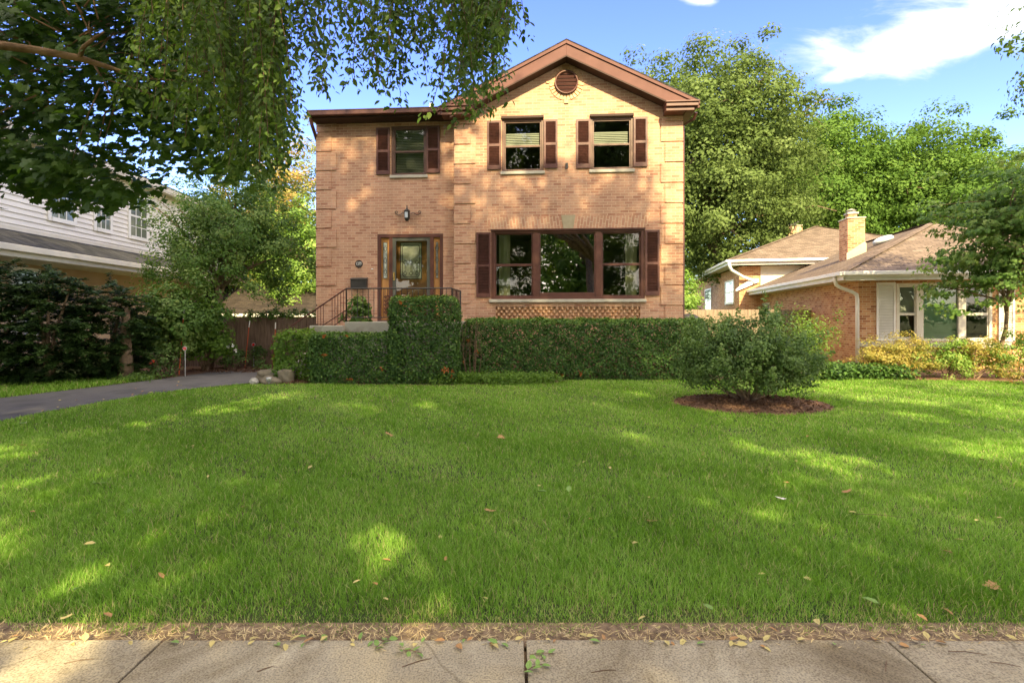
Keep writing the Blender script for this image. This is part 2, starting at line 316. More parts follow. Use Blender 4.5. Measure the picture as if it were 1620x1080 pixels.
def glass_mat(name, tint, refl=1.45, extra=0.0, wob=.0):
    m = bpy.data.materials.new(name); m.use_nodes = True; t = m.node_tree; t.nodes.clear(); l = t.links.new
    o = N(t, 'ShaderNodeOutputMaterial'); tr = N(t, 'ShaderNodeBsdfTransparent'); tr.inputs[0].default_value = (*tint, 1)
    g = N(t, 'ShaderNodeBsdfGlossy'); g.inputs['Roughness'].default_value = .012
    f = N(t, 'ShaderNodeFresnel'); f.inputs[0].default_value = refl
    ad = N(t, 'ShaderNodeMath', operation='ADD', use_clamp=True); ad.inputs[1].default_value = extra; l(f.outputs[0], ad.inputs[0])
    mx = N(t, 'ShaderNodeMixShader'); l(ad.outputs[0], mx.inputs[0]); l(tr.outputs[0], mx.inputs[1]); l(g.outputs[0], mx.inputs[2]); l(mx.outputs[0], o.inputs[0])
    if wob:
        tc = N(t, 'ShaderNodeTexCoord'); n = N(t, 'ShaderNodeTexNoise'); n.inputs['Scale'].default_value = 2.2; n.inputs['Detail'].default_value = 1
        bp = N(t, 'ShaderNodeBump'); bp.inputs['Strength'].default_value = wob; bp.inputs['Distance'].default_value = .05
        l(tc.outputs['Object'], n.inputs[0]); l(n.outputs[0], bp.inputs['Height']); l(bp.outputs[0], g.inputs['Normal'])
    M[name] = m
glass_mat('glass', (.86, .9, .85), 1.5, .04, .02)
glass_mat('glass_door', (.93, .94, .92), 1.45, .03, .03)
glass_mat('glass_picture', (.35, .4, .36), 1.6, .30, .03)
glass_mat('glass_green', (.75, .88, .78), 1.5, .04, .05)
noise_mat('leaded_glass', (.60, .65, .54), (.78, .82, .72), 14, .3, .6, 30, .5)
noise_mat('lead', (.10, .10, .09), (.18, .18, .16), 20, .4, metal=.5)
noise_mat('teal_shade', (.30, .42, .32), (.36, .48, .38), 2, .8)
# ------------------------------------------------------------------ foliage
rng = np.random.default_rng(11)
def unit(v): return v / np.maximum(np.linalg.norm(v, axis=1, keepdims=True), 1e-6)
LEAF6 = np.array([(0,0,0),(-.26,.3,.07),(-.2,.68,.06),(0,1,-.04),(.2,.68,.06),(.26,.3,.07)])
LEAF6F = [np.array([(0,1,2,3),(0,3,4,5)])]
LEAF4 = np.array([(0,0,0),(-.32,.5,.09),(0,1,0),(.32,.5,.09)]); LEAF4F = [np.array([(0,1,2),(0,2,3)])]
_m = [(0,0),(-.12,.14),(-.42,.06),(-.34,.24),(-.56,.44),(-.36,.50),(-.40,.66),(-.20,.58),(-.14,.82),(0,1.0),(.14,.82),(.20,.58),(.40,.66),(.36,.50),(.56,.44),(.34,.24),(.42,.06),(.12,.14)]
MAPLE = np.array([(0,.36,.0)] + [(x, y, -abs(x)*.18 - .12*(y-.4)**2) for x, y in _m]); MAPLEF = [np.array([(0, i+1, (i+1) % 18 + 1) for i in range(18)])]
def leaves(name, P, nrm, size, mat, parent, var, shape=(LEAF4, LEAF4F), droop=.3, hang=0.0):
    """a mesh of many leaf faces: P (n,3) positions, nrm (n,3) facing"""
    n = len(P); szv = rng.uniform(.55, 1.35, n); nrm = unit(nrm + rng.normal(0, .25, (n, 3)))
    d = rng.normal(0, 1, (n, 3)); d[:, 2] = d[:, 2] * .6 - droop; d[:, 2] -= hang
    t = unit(d - nrm * np.sum(d * nrm, 1, keepdims=True)); b = np.cross(nrm, t)
    s = (size * szv)[:, None, None] if np.isscalar(size) else size[:, None, None]
    sh = shape[0]; co = P[:, None, :] + s * (sh[None, :, 0:1] * b[:, None] + sh[None, :, 1:2] * t[:, None] + sh[None, :, 2:3] * nrm[:, None])
    k = len(sh); idx = np.arange(n)[:, None, None] * k
    faces = [(idx + f[None]).reshape(-1, f.shape[1]) for f in shape[1]]
    return npmesh(name, co.reshape(-1, 3), faces, M[mat], parent, np.repeat(np.clip(var, 0, 1), k))
sun_dir = np.array(sv)
def gaps(P, off, targets, keep=.12):
    """openings in a crown where the sun gets through to the given places"""
    W_ = P + np.array(off); m_ = np.ones(len(P), bool)
    for (T, r_) in targets:
        d = W_ - np.array(T); along = d @ sun_dir; perp = np.linalg.norm(d - along[:, None]*sun_dir, axis=1); m_ &= ~((along > 0) & (perp < r_*rng.uniform(.75, 1.15, len(P))))
    return m_ | (rng.uniform(0, 1, len(P)) < keep)
SUNNY = []
for (px, py, r_) in ((120, 688, .28), (180, 680, .32), (240, 668, .36), (300, 660, .2), (340, 650, .42), (400, 640, .48), (450, 630, .55), (490, 622, .45), (40, 705, .3), (5, 722, .35), (20, 770, .25), (60, 780, .15), (10, 860, .2),
        (20, 1050, .22), (70, 1066, .26), (120, 1045, .16), (990, 690, .25), (1070, 675, .22), (610, 850, .22), (592, 930, .16), (600, 880, .12), (620, 1062, .12), (650, 1050, .10), (1120, 1062, .14), (850, 970, .1), (1180, 705, .25), (1270, 720, .22), (1255, 765, .2), (1300, 742, .2),
        (1350, 730, .25), (1460, 708, .3), (1520, 712, .35), (1580, 716, .4), (1620, 718, .4), (1450, 660, .3), (1540, 655, .35), (1600, 650, .35), (1370, 632, .35), (1440, 636, .35), (1520, 632, .35), (1000, 622, .35), (950, 640, .3), (1110, 805, .13), (720, 700, .2), (690, 640, .3), (560, 640, .25),
        (300, 820, .16), (420, 770, .16), (170, 900, .14), (1480, 800, .15), (1330, 860, .12), (1000, 820, .15)):
    Y_ = FPX*EYE/(py - HY); SUNNY.append((((px - CX)*Y_/FPX, Y_, 0), r_))
for x_ in (-1.0, -.1, .8, 1.7, 2.6, 3.5):
    for z_ in (5.9, 6.6, 7.4, 8.1): SUNNY.append(((x_, 12.6, z_), .62))
for z_ in (3.7, 4.3, 4.9, 5.4): SUNNY.append(((3.95, 12.4, z_), .35))
for (x_, z_) in ((-4.0, 4.6), (-3.6, 4.9), (-2.0, 5.4), (1.6, 5.2), (.2, 5.3), (2.2, 4.9)): SUNNY.append(((x_, 12.8, z_), .22))
for z_ in (2.5, 3.6, 4.6): SUNNY += [((10.3, 11.5, z_), .5), ((11.3, 11.4, z_), .5)]
for x_ in np.arange(9.5, 17, .8):
    for z_ in (1.2, 2.0, 2.7, 3.4): SUNNY.append(((x_, 14.5 + .0*x_, z_), .5))
def clusters(center, rad, ncl, cr, per, lump=.25, shell=.55, bottom=-1.0, flat=.6):
    """leaf points in lumpy clusters filling an ellipsoid; returns P, N, var, cluster centres"""
    c = np.array(center); r = np.array(rad)
    d = unit(rng.normal(0, 1, (ncl * 3, 3))); d = d[d[:, 2] > bottom][:ncl]; ncl = len(d)
    ph = rng.uniform(0, 6.28, 6)
    lum = 1 + lump * (np.sin(d[:, 0]*4 + ph[0]) * np.sin(d[:, 1]*4 + ph[1]) + .6*np.sin(d[:, 2]*7 + ph[2]) * np.cos(d[:, 0]*8 + ph[3]))
    rr = shell + (1 - shell) * rng.uniform(0, 1, ncl) ** .6; rr[rng.uniform(0, 1, ncl) < .25] *= .6
    cc = c + d * r * (rr * lum)[:, None]
    cs = cr * rng.uniform(.6, 1.4, ncl)
    q = unit(rng.normal(0, 1, (ncl, per, 3)).reshape(-1, 3)).reshape(ncl, per, 3) * (rng.uniform(0, 1, (ncl, per, 1)) ** .45)
    q[..., 2] *= flat
    P = cc[:, None] + q * cs[:, None, None]
    Nn = q * 1.25 + d[:, None] * .45 + np.array((0, 0, .45))
    var = np.clip(.5 + rng.normal(0, .16, (ncl, 1)) + rng.normal(0, .16, (ncl, per)), 0, 1)
    return P.reshape(-1, 3), Nn.reshape(-1, 3), var.reshape(-1), cc
def limbs(mb, base, top, r0, targets, n=14, wig=.25, r1=.02):
    """tapered trunk from base to top, limbs curving out to targets"""
    base = Vector(base); top = Vector(top); k = 7; tp = []
    for i in range(k + 1):
        f = i / k; p = base.lerp(top, f) + Vector((random.uniform(-1,1), random.uniform(-1,1), 0)) * wig * r0 * 3 * (f > 0); tp.append(p)
    mb.tube(tp, [r0 * (1.35 if i == 0 else 1) * (1 - .8 * i / k) for i in range(k + 1)], 10)
    tg = list(targets); random.shuffle(tg)
    for g in tg[:n]:
        g = Vector(g); f = random.uniform(.35, .95); s = base.lerp(top, f); L_ = (g - s).length
        i = min(int(f*k), k-1); s = tp[i].lerp(tp[i+1], f*k-i)
        mid = s.lerp(g, .5) + Vector((random.uniform(-.1,.1), random.uniform(-.1,.1), random.uniform(0,.18))) * L_
        rr = r0 * (1 - .8*f) * .6; pts = [s.lerp(mid, a).lerp(mid.lerp(g, a), a) for a in (0, .2, .4, .6, .8, 1)]
        pts[2] += Vector((random.uniform(-1,1), random.uniform(-1,1), random.uniform(-1,1))) * .03 * L_
        mb.tube(pts, [rr * (1 - .85 * a) + r1*.3 for a in (0, .2, .4, .6, .8, 1)], 6)
        for _ in range(3):
            a = random.randint(2, 4); e = pts[a] + Vector((random.uniform(-1,1), random.uniform(-1,1), random.uniform(-.2,.8))) * L_ * .3
            m2 = pts[a].lerp(e, .5) + Vector((0, 0, .05*L_)); mb.tube([pts[a], m2, e], [rr*.35, rr*.22, rr*.08 + .003], 5)
def tree(name, label, cat, base, crown_c, crown_r, ncl, cr, per, lsize, mat, r0=.2, shape=(LEAF4, LEAF4F), bark='bark', group=None, nl=16, sunny=False, fill=0, **k):
    b = Vector(base); t = thing(name, label, cat, b, group=group)
    c = np.array(crown_c) - np.array(base); P, Nn, var, cc = clusters(c, crown_r, ncl, cr, per, **k)
    if sunny: ok = gaps(P, base, SUNNY); P, Nn, var = P[ok], Nn[ok], var[ok]
    if fill:
        n_ = fill; d_ = unit(rng.normal(0, 1, (n_, 3))) * rng.uniform(.2, .93, (n_, 1))**.5 * np.array(crown_r) + c; P = np.concatenate([P, d_]); Nn = np.concatenate([Nn, rng.normal(0, 1, (n_, 3)) + np.array((0, 0, .5))]); var = np.concatenate([var, rng.uniform(.1, .6, n_)])
    leaves('crown', P, Nn, lsize, mat, t, var, shape)
    mb = MB(); limbs(mb, (0, 0, -.1), tuple(c + np.array((0, 0, crown_r[2]*.5))), r0, [tuple(x) for x in cc], nl)
    mb.build('trunk', M[bark], t, True)
    return t
# ================================================================== THE SETTING
def sheet(name, poly, z, mat, label=None):
    me = bpy.data.meshes.new(name); me.from_pydata([(x, y, z) for x, y in poly], [], [tuple(range(len(poly)))]); me.update()
    o = link(name, me, M[mat]); tag(o, label, None, None, 'structure'); return o
def G(px, py):     # ground point seen at a picture position
    Y = FPX * EYE / (py - HY); return ((px - CX) * Y / FPX, Y)
sheet('ground', [(-400, -400), (400, -400), (400, 500), (-400, 500)], -.012, 'earth')
sheet('road', [(-60, -13), (60, -13), (60, -4.5), (-60, -4.5)], -.006, 'asphalt')
drive_r = [(-7.6, 2.35), (-6.95, 5.0), (-6.79, 6.95), (-6.72, 8.06), (-6.45, 9.36), (-6.05, 10.2), (-5.44, 10.95)]
drive_l = [(-6.0, 13.6), (-6.8, 13.5), (-7.55, 13.1), (-7.76, 11.6), (-8.3, 9.9), (-8.7, 8.86), (-9.3, 7.0), (-10.2, 2.35)]
sheet('driveway', drive_r + [(-5.0, 11.5), (-5.0, 13.0)] + drive_l, .012, 'asphalt')
lawn_poly = [(-7.55, 2.28), (14.5, 2.28), (14.5, 10.6), (9.6, 11.3), (6.9, 11.75), (4.0, 11.4), (1.3, 11.5), (.9, 10.9), (-1.5, 10.55), (-4.4, 10.75), (-5.2, 10.9)] + drive_r[::-1][1:-1]
sheet('lawn', lawn_poly, .004, 'lawn_base')
sheet('verge', [(-14, 8.6), (-9.6, 8.0), (-8.72, 8.86), (-8.35, 9.9), (-7.85, 11.5), (-8.6, 12.6), (-14, 11.0)], .006, 'lawn_base')
# sidewalk: cast panels with open joints
sw = MB(); xs = -1.485
for k in range(-9, 10):
    x0 = xs + 1.54 * k; sw.box(x0 + .006, x0 + 1.534, .68, 2.232, -.1, .022 + random.uniform(-.002, .003))
tag(sw.build('sidewalk', M['sidewalk'], bevel=.006), kind='structure')
sheet('joint_soil', [(-16, .7), (16, .7), (16, 2.3), (-16, 2.3)], -.003, 'soil')
sheet('soil_strip', [(-7.6, 2.2), (14.5, 2.2), (14.5, 2.38), (-7.6, 2.38)], .010, 'soil')
# bed soils
def blob(name, cx, cy, rx, ry, z, mat, h=.05):
    mb = MB(); n = 40; vs = [(cx, cy, z + h)]; 
    for ring in (.55, .85, 1.0):
        for k in range(n):
            a = 2*math.pi*k/n; w = 1 + .04*math.sin(3*a + 1) + .03*math.sin(7*a)
            vs.append((cx + rx*ring*w*math.cos(a), cy + ry*ring*w*math.sin(a), z + h*(1 - ring**3)))
    fs = [(0, 1+k, 1+(k+1) % n) for k in range(n)]
    for r_ in range(2):
        fs += [(1+r_*n+k, 1+(r_+1)*n+k, 1+(r_+1)*n+(k+1) % n, 1+r_*n+(k+1) % n) for k in range(n)]
    mb.add(vs, fs); o = mb.build(name, M[mat], smooth=True); tag(o, kind='structure'); return o
blob('mulch_bed', 3.80, 8.35, 1.22, .98, .006, 'mulch', .06)
sheet('planting_bed', [(-5.3, 10.9), (-4.4, 10.72), (-1.5, 10.5), (.9, 10.85), (1.3, 11.45), (4.0, 11.35), (6.9, 11.7), (6.9, 12.9), (-5.3, 13.2)], .009, 'mulch')
sheet('fence_bed', [(-8.35, 11.0), (-7.7, 11.9), (-7.5, 13.1), (-6.8, 13.5), (-5.0, 13.5), (-5.0, 15), (-9.8, 15), (-9.8, 12)], .015, 'mulch')
sheet('border_bed', [(6.9, 11.75), (9.6, 11.3), (14.5, 10.6), (16, 13), (9.2, 15), (6.9, 13)], .008, 'mulch')
# ================================================================== BRICK HOUSE (main)
H = Frame(0, 12.75, -math.atan(.07))
house = thing('brick_house', 'two-storey peach brick house with brown gable trim and brown louvred shutters', 'house', (H.o[0], H.o[1], 0), H.th)
WD = .25                                      # the door wing stands back
def FU(px, py, w=0): return H.front(px, py, w)
xL, _ = FU(502, 400, WD); xM, _ = FU(720, 400); xR, _ = FU(1079, 400)
zE = FU(1079, 172)[1]; 
RO = -.32                                     # rake overhang
xA, zA = FU(896, 64, RO)                      # apex of the roof edge
xEr, zEr = FU(1107, 160, RO)
sl = (zA - zEr) / (xEr - xA); xEl = xA - (xEr - xA) * 1.0
zWing = FU(502, 192, WD)[1]
def rectpx(x0, y0, x1, y1, w=0):
    a = FU(x0, (y0+y1)/2, w)[0]; b = FU(x1, (y0+y1)/2, w)[0]; xm = (x0+x1)/2
    return a, b, FU(xm, y1, w)[1], FU(xm, y0, w)[1]
hBig = rectpx(777, 362, 1020, 473); hW1 = rectpx(794, 188, 860, 271); hW2 = rectpx(934, 185, 1002, 268)
hWw = rectpx(619, 199, 675, 277, WD); hDoor = rectpx(597, 370, 701, 508, WD)
hLat = rectpx(784, 485, 1013, 509)
def wall_cells(mb, x0, x1, z0, z1, y, holes, depth=.13):
    xs = sorted({x0, x1, *[h[0] for h in holes], *[h[1] for h in holes]}); zs = sorted({z0, z1, *[h[2] for h in holes], *[h[3] for h in holes]})
    for i in range(len(xs)-1):
        for j in range(len(zs)-1):
            cx, cz = (xs[i]+xs[i+1])/2, (zs[j]+zs[j+1])/2
            if any(h[0] < cx < h[1] and h[2] < cz < h[3] for h in holes): continue
            mb.add([(xs[i],y,zs[j]),(xs[i+1],y,zs[j]),(xs[i+1],y,zs[j+1]),(xs[i],y,zs[j+1])], [(0,1,2,3)])
    for a, b, c, d in holes:
        e = y + depth
        mb.add([(a,y,c),(b,y,c),(b,y,d),(a,y,d),(a,e,c),(b,e,c),(b,e,d),(a,e,d)], [(0,1,5,4),(3,7,6,2),(0,4,7,3),(1,2,6,5)])
wall = MB(); DEP = 9.0
zTop = zEr - .12
wall_cells(wall, xM, xR, -.1, zTop, 0, [hBig, hW1, hW2, hLat])
gz = zA - .12                                  # gable peak of the brick
wall.add([(xM,0,zTop),(xR,0,zTop),(xA + (gz-zTop)*0,0,gz)], [(0,1,2)])
wall_cells(wall, xL, xM, -.1, zWing, WD, [hWw, hDoor])
wall.add([(xM,0,-.1),(xM,WD,-.1),(xM,WD,zTop),(xM,0,zTop)], [(0,3,2,1)])
wall.add([(xR,0,-.1),(xR,DEP,-.1),(xR,DEP,zTop),(xR,0,zTop)], [(0,1,2,3)])
wall.add([(xL,WD,-.1),(xL,DEP,-.1),(xL,DEP,zWing),(xL,WD,zWing)], [(0,3,2,1)])
wall.add([(xL,DEP,-.1),(xR,DEP,-.1),(xR,DEP,zWing),(xL,DEP,zWing)], [(0,3,2,1)])
wall.add([(xM,WD,zWing),(xM,DEP,zWing),(xM,DEP,zTop+.3),(xM,WD,zTop+.3)], [(0,3,2,1)])
# lattice recess back
wall.add([(hLat[0],.131,hLat[2]),(hLat[1],.131,hLat[2]),(hLat[1],.131,hLat[3]),(hLat[0],.131,hLat[3])], [(0,1,2,3)])
wall.build('wall', M['brick'], house)
# corner quoins: blocks of six courses, alternately long and short, standing 24 mm proud
q = MB(); step = .487
zq0 = FU(502, 240, WD)[1]
def quoin_col(x, sgn, y, ztop, z0, lo, sh, off):
    k = 0; z = z0 + 20*step
    while z > ztop: z -= step; k += 1
    i = 0
    while z > .2:
        w = lo if (i + off) % 2 == 0 else sh
        z1 = z + step - .035; x1 = x + sgn*w
        q.box(x + (-sgn)*.022, x1, y - .024, y + .0, z, min(z1, ztop)); z -= step; i += 1
quoin_col(xL, 1, WD, zWing - .05, zq0, .50, .37, 0); q.build('quoin', M['brick'], house, bevel=.004); q = MB()
zq1 = FU(736, 228)[1]; quoin_col(xM, 1, 0, FU(736, 190)[1], zq1, .50, .38, 0); q.build('quoin', M['brick'], house, bevel=.004); q = MB()
zq2 = FU(1062, 263-.5)[1]; quoin_col(xR, -1, 0, FU(1062, 176)[1], FU(1062, 223.6)[1], .50, .40, 1)
q.build('quoin', M['brick'], house, bevel=.004)
# sawtooth brick panel under the big window: bricks laid cornerwise
tb = MB(); nrow = 5; rh = (hLat[3] - hLat[2]) / nrow
ncol = int((hLat[1] - hLat[0]) / .125); cw = (hLat[1] - hLat[0]) / ncol
for r_ in range(nrow):
    for c_ in range(ncol + (r_ % 2)):
        x = hLat[0] + (c_ + .5 - .5*(r_ % 2)) * cw; z0 = hLat[2] + r_*rh
        tb.prism([(max(x - cw*.5, hLat[0]), .075), (x, -.012), (min(x + cw*.5, hLat[1]), .075), (min(x + cw*.3, hLat[1]), .13), (max(x - cw*.3, hLat[0]), .13)], z0 + .004, z0 + rh - .004, 'z')
tb.build('sawtooth_brick', M['tooth_brick'], house)
# flat arch of soldier bricks and keystone
ax0, ax1 = hBig[0] - .02, hBig[1] + .02; az0, az1 = hBig[3] + .004, FU(900, 342)[1]; kx = FU(899, 350)[0]
ar = MB(); ar.prism([(ax0 - .0, az0), (kx - .11, az0), (kx - .17, az1), (ax0 - .12, az1)], -.006, .02); ar.build('soldier_arch', M['brick_soldier'], house)
ar = MB(); ar.prism([(kx + .11, az0), (ax1, az0), (ax1 + .12, az1), (kx + .17, az1)], -.006, .02); ar.build('soldier_arch', M['brick_soldier_b'], house)
ks = MB(); ks.prism([(kx - .115, az0 + .002), (kx + .115, az0 + .002), (kx + .175, az1 + .03), (kx - .175, az1 + .03)], -.02, .02); ks.build('keystone', M['keystone'], house, bevel=.004)
# ---- windows
def frame_ring(mb, a, b, c, d, t, y0, y1, tb_=None):
    tb_ = t if tb_ is None else tb_
    mb.box(a, a+t, y0, y1, c, d); mb.box(b-t, b, y0, y1, c, d); mb.box(a+t, b-t, y0, y1, d-t, d); mb.box(a+t, b-t, y0, y1, c, c+tb_)
def pane(a, b, c, d, y, par, mat='glass'):
    mb = MB(); mb.add([(a,y,c),(b,y,c),(b,y,d),(a,y,d)], [(0,1,2,3)]); return mb.build('pane', M[mat], par)
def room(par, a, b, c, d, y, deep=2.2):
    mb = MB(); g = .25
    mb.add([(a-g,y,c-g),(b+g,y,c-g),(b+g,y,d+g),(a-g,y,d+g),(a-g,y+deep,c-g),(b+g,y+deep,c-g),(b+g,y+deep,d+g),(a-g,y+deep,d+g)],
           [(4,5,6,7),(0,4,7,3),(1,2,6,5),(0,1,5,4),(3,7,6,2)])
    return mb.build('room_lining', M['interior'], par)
def dh_window(h, w, blind=None, hatch=True, screen=True):
    a, b, c, d = h; f = MB()
    frame_ring(f, a, b, c, d, .055, w + .02, w + .12)
    frame_ring(f, a + .055, b - .055, c + .03, d - .05, .035, w + .045, w + .10)
    zm = (c + d) / 2 - .02; f.box(a + .09, b - .09, w + .03, w + .09, zm - .025, zm + .025)
    o = f.build('window', M['sash_brown'], house, bevel=.004)
    pane(a + .085, b - .085, zm + .02, d - .08, w + .075, o); pane(a + .085, b - .085, c + .06, zm - .02, w + .055, o)
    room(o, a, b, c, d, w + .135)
    s = MB(); s.box(a - .03, b + .03, w - .045, w + .10, c - .075, c - .003); s.build('sill', M['limestone'], house, bevel=.006)
    if blind:
        z1 = d - .10 - blind[0]; z0 = zm + .02 if blind[1] is None else blind[1]; bl = MB(); z = z0 + .02
        while z < z1: bl.slat(a + .09, b - .09, w + .16, z, .03, .045, .003, R(58)); z += .042
        bl.box(a + .09, b - .09, w + .15, w + .17, z1, z1 + .03)
        bl.build('blind', M['blind'], o)
    return o
dh_window(hW1, 0, (.24, None)); dh_window(hW2, 0, (.24, None))
ow = dh_window(hWw, WD, (.0, hWw[2] + .1))
# flashing strip above the two gable windows
for h in (hW1, hW2):
    hd = MB(); hd.box(h[0] - .015, h[1] + .005, -.05, .02, h[3] + .003, h[3] + .06); hd.build('window_head', M['soffit_dark'], house, bevel=.004)
# big triple window
a, b, c, d = hBig; f = MB(); frame_ring(f, a, b, c, d, .085, .0, .12, .06)
m1, m2 = FU(848, 420)[0], FU(947, 420)[0]
for mx_ in (m1, m2): f.box(mx_ - .075, mx_ + .075, .005, .12, c + .06, d - .085)
for (p0, p1) in ((a + .085, m1 - .075), (m2 + .075, b - .085)):
    frame_ring(f, p0, p1, c + .06, d - .085, .035, .04, .10); zm = FU(815, 419)[1]
    f.box(p0 + .035, p1 - .035, .035, .09, zm - .03, zm + .03)
frame_ring(f, m1 + .075, m2 - .075, c + .06, d - .085, .03, .03, .10, .10)
bw_ = f.build('picture_window', M['brown_trim'], house, bevel=.005)
pane(a + .1, m1 - .09, c + .08, d - .1, .07, bw_); pane(m2 + .09, b - .1, c + .08, d - .1, .07, bw_); pane(m1 + .1, m2 - .1, c + .1, d - .1, .06, bw_, 'glass_picture')
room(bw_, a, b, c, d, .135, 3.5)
cu = MB()
def curtain(x0, x1, y, z0, z1):
    n = int((x1 - x0) / .035); vs = []; 
    for i in range(n + 1):
        x = x0 + (x1-x0)*i/n; yy = y + .035*math.sin(i*1.55); vs += [(x, yy, z0), (x, yy, z1)]
    cu.add(vs, [(2*i, 2*i+2, 2*i+3, 2*i+1) for i in range(n)])
curtain(FU(788, 420)[0], FU(806, 420)[0], .28, c + .02, d - .02); cu.build('curtain', M['curtain'], bw_); cu = MB(); curtain(FU(992, 420)[0], FU(1010, 420)[0], .28, c + .02, d - .02)
cu.build('curtain', M['curtain'], bw_)
s = MB(); s.box(FU(774, 475)[0], FU(1022, 475)[0], -.07, .02, c - .075, c - .003); s.build('sill', M['limestone'], house, bevel=.006)
hd = MB(); hd.box(a - .01, b + .01, -.045, .02, d - .03, d + .0035); hd.build('window_head', M['brown_trim'], house)
# shutters
def shutter(x0, y0, x1, y1, w=0, mat='shutter_paint', split=.5):
    a, b, c, d = rectpx(x0, y0, x1, y1, w); mb = MB(); y = w - .045; t = .045
    mb.box(a, a+t, y, w - .004, c, d); mb.box(b-t, b, y, w - .004, c, d); mb.box(a+t, b-t, y, w - .004, d-.05, d); mb.box(a+t, b-t, y, w - .004, c, c+.10)
    zm = c + (d-c)*split; mb.box(a+t, b-t, y + .002, w - .004, zm-.03, zm+.03); mb.box(a+t, b-t, w - .012, w - .005, c+.1, d-.05)
    for z0, z1 in ((c+.1, zm-.03), (zm+.03, d-.05)):
        n = max(int((z1-z0)/.036), 3)
        for i in range(n): mb.slat(a+t, b-t, y + .021, z0 + (i+.5)*(z1-z0)/n, .03, .04, .006, R(-48))
    return mb.build('shutter', M[mat], house)
for r_ in ((771, 192, 793, 268.5), (860.5, 190, 882, 266.5), (911.5, 189.5, 934, 266.5), (1002, 186, 1024, 264)): shutter(*r_)
for r_ in ((754, 368, 776.5, 470), (1020.5, 364, 1043, 467)): shutter(*r_, split=.49)
for r_ in ((596, 203, 617, 276.5), (675, 200, 696, 274)): shutter(*r_, w=WD)
# round louvred gable vent with a brick ring
vx, vz = FU(896, 131.5); vr = .285
v = MB(); n = 36; v.lathe([(vr-.035, 0.0), (vr, 0.0), (vr, -.07), (vr-.035, -.07), (vr-.035, -.0)], (vx, 0, vz), n, 'y')
vo = v.build('gable_vent', M['brown_trim'], house, True)
bk = MB(); bk.lathe([(.01, .0), (vr-.03, 0.0), (vr-.03, -.006), (.01, -.006)], (vx, 0, vz), n, 'y'); bk.build('vent_back', M['soffit_dark'], vo)
lv = MB()
for i in range(6):
    z = vz - vr + .07 + i*.088; hw = math.sqrt(max(vr**2 - (z - vz)**2, .001)) - .03
    if hw > .05: lv.slat(vx - hw, vx + hw, -.035, z, .05, .06, .008, R(-55))
lv.build('louvre', M['rake_trim'], vo)
ring = MB()
for i in range(28):
    a0 = 2*math.pi*i/28 + .03; a1 = 2*math.pi*(i+1)/28 - .03; low = math.sin((a0+a1)/2) < .1; ro = vr + (.13 if low else .11); yy = -.02 if low else -.004
    ring.prism([(vx + vr*math.cos(a0), vz + vr*math.sin(a0)), (vx + ro*math.cos(a0), vz + ro*math.sin(a0)), (vx + ro*math.cos(a1), vz + ro*math.sin(a1)), (vx + vr*math.cos(a1), vz + vr*math.sin(a1))], yy, .0)
ring.box(vx - .05, vx + .05, -.03, 0, vz - vr - .21, vz - vr - .135)
for sx in (-1, 1): ring.box(vx + sx*(vr + .135), vx + sx*(vr + .2), -.022, 0, vz + .0, vz + .045)
ring.build('vent_ring', M['tooth_brick'], house)
sc = MB(); sx_, sz_ = FU(896.5, 262); sc.box(sx_ - .03, sx_ + .03, -.05, 0, sz_ - .01, sz_ + .05); sc.lathe([(.02, -.10), (.035, -.10), (.03, 0), (.0, 0)], (sx_, -.06, sz_ + .01), 10)
sc.build('security_light', M['black_iron'], house)
# ---- gable roof
rf = MB(); th = .05; back = DEP + .3
def roof_pair(mb, x0, z0, xa, za, x1, z1, y0, y1, t):
    mb.prism([(x0, z0), (xa, za), (xa, za + t), (x0, z0 + t)], y0, y1); mb.prism([(xa, za), (x1, z1), (x1, z1 + t), (xa, za + t)], y0, y1)
zEl = zA - sl*(xA - xEl)
roof_pair(rf, xEl, zEl, xA, zA, xEr, zEr, RO - .03, back, .03)
rf.build('roof', M['shingle_dark'], house)
# rake: stepped boards (lower wide board and a narrow crown board)
rk = MB(); dz = .30; xr_, zr_ = FU(1049, 154, RO); 
for (p, hgt, yy0, yy1, up) in ((0, .075, RO - .028, RO + .03, -.004), (1, .26, RO, RO + .03, -.085)):
    for sx in (-1, 1):
        xe = xEr if sx > 0 else xEl; xs_ = xe if p == 0 else xe + (-sx)*.0
        z0_ = zA - sl*abs(xs_ - xA)
        rk.prism([(xA, zA + up), (xs_, z0_ + up), (xs_, z0_ + up - hgt*(1.0 if p == 0 else .25)), (xs_ - sx*.34, z0_ + sl*.34 + up - hgt), (xA, zA + up - hgt)] , yy0, yy1)
rk.build('rake_board', M['rake_trim'], house, bevel=.004)
sf = MB()
for sx in (-1, 1):
    xe = (xEr if sx > 0 else xEl) - sx*.30; z0_ = zA - sl*abs(xe - xA)
    sf.prism([(xA, zA - .345), (xe, z0_ - .345), (xe, z0_ - .375), (xA, zA - .375)], RO + .0, .0 if False else -.002)
sf.build('soffit', M['soffit_dark'], house)
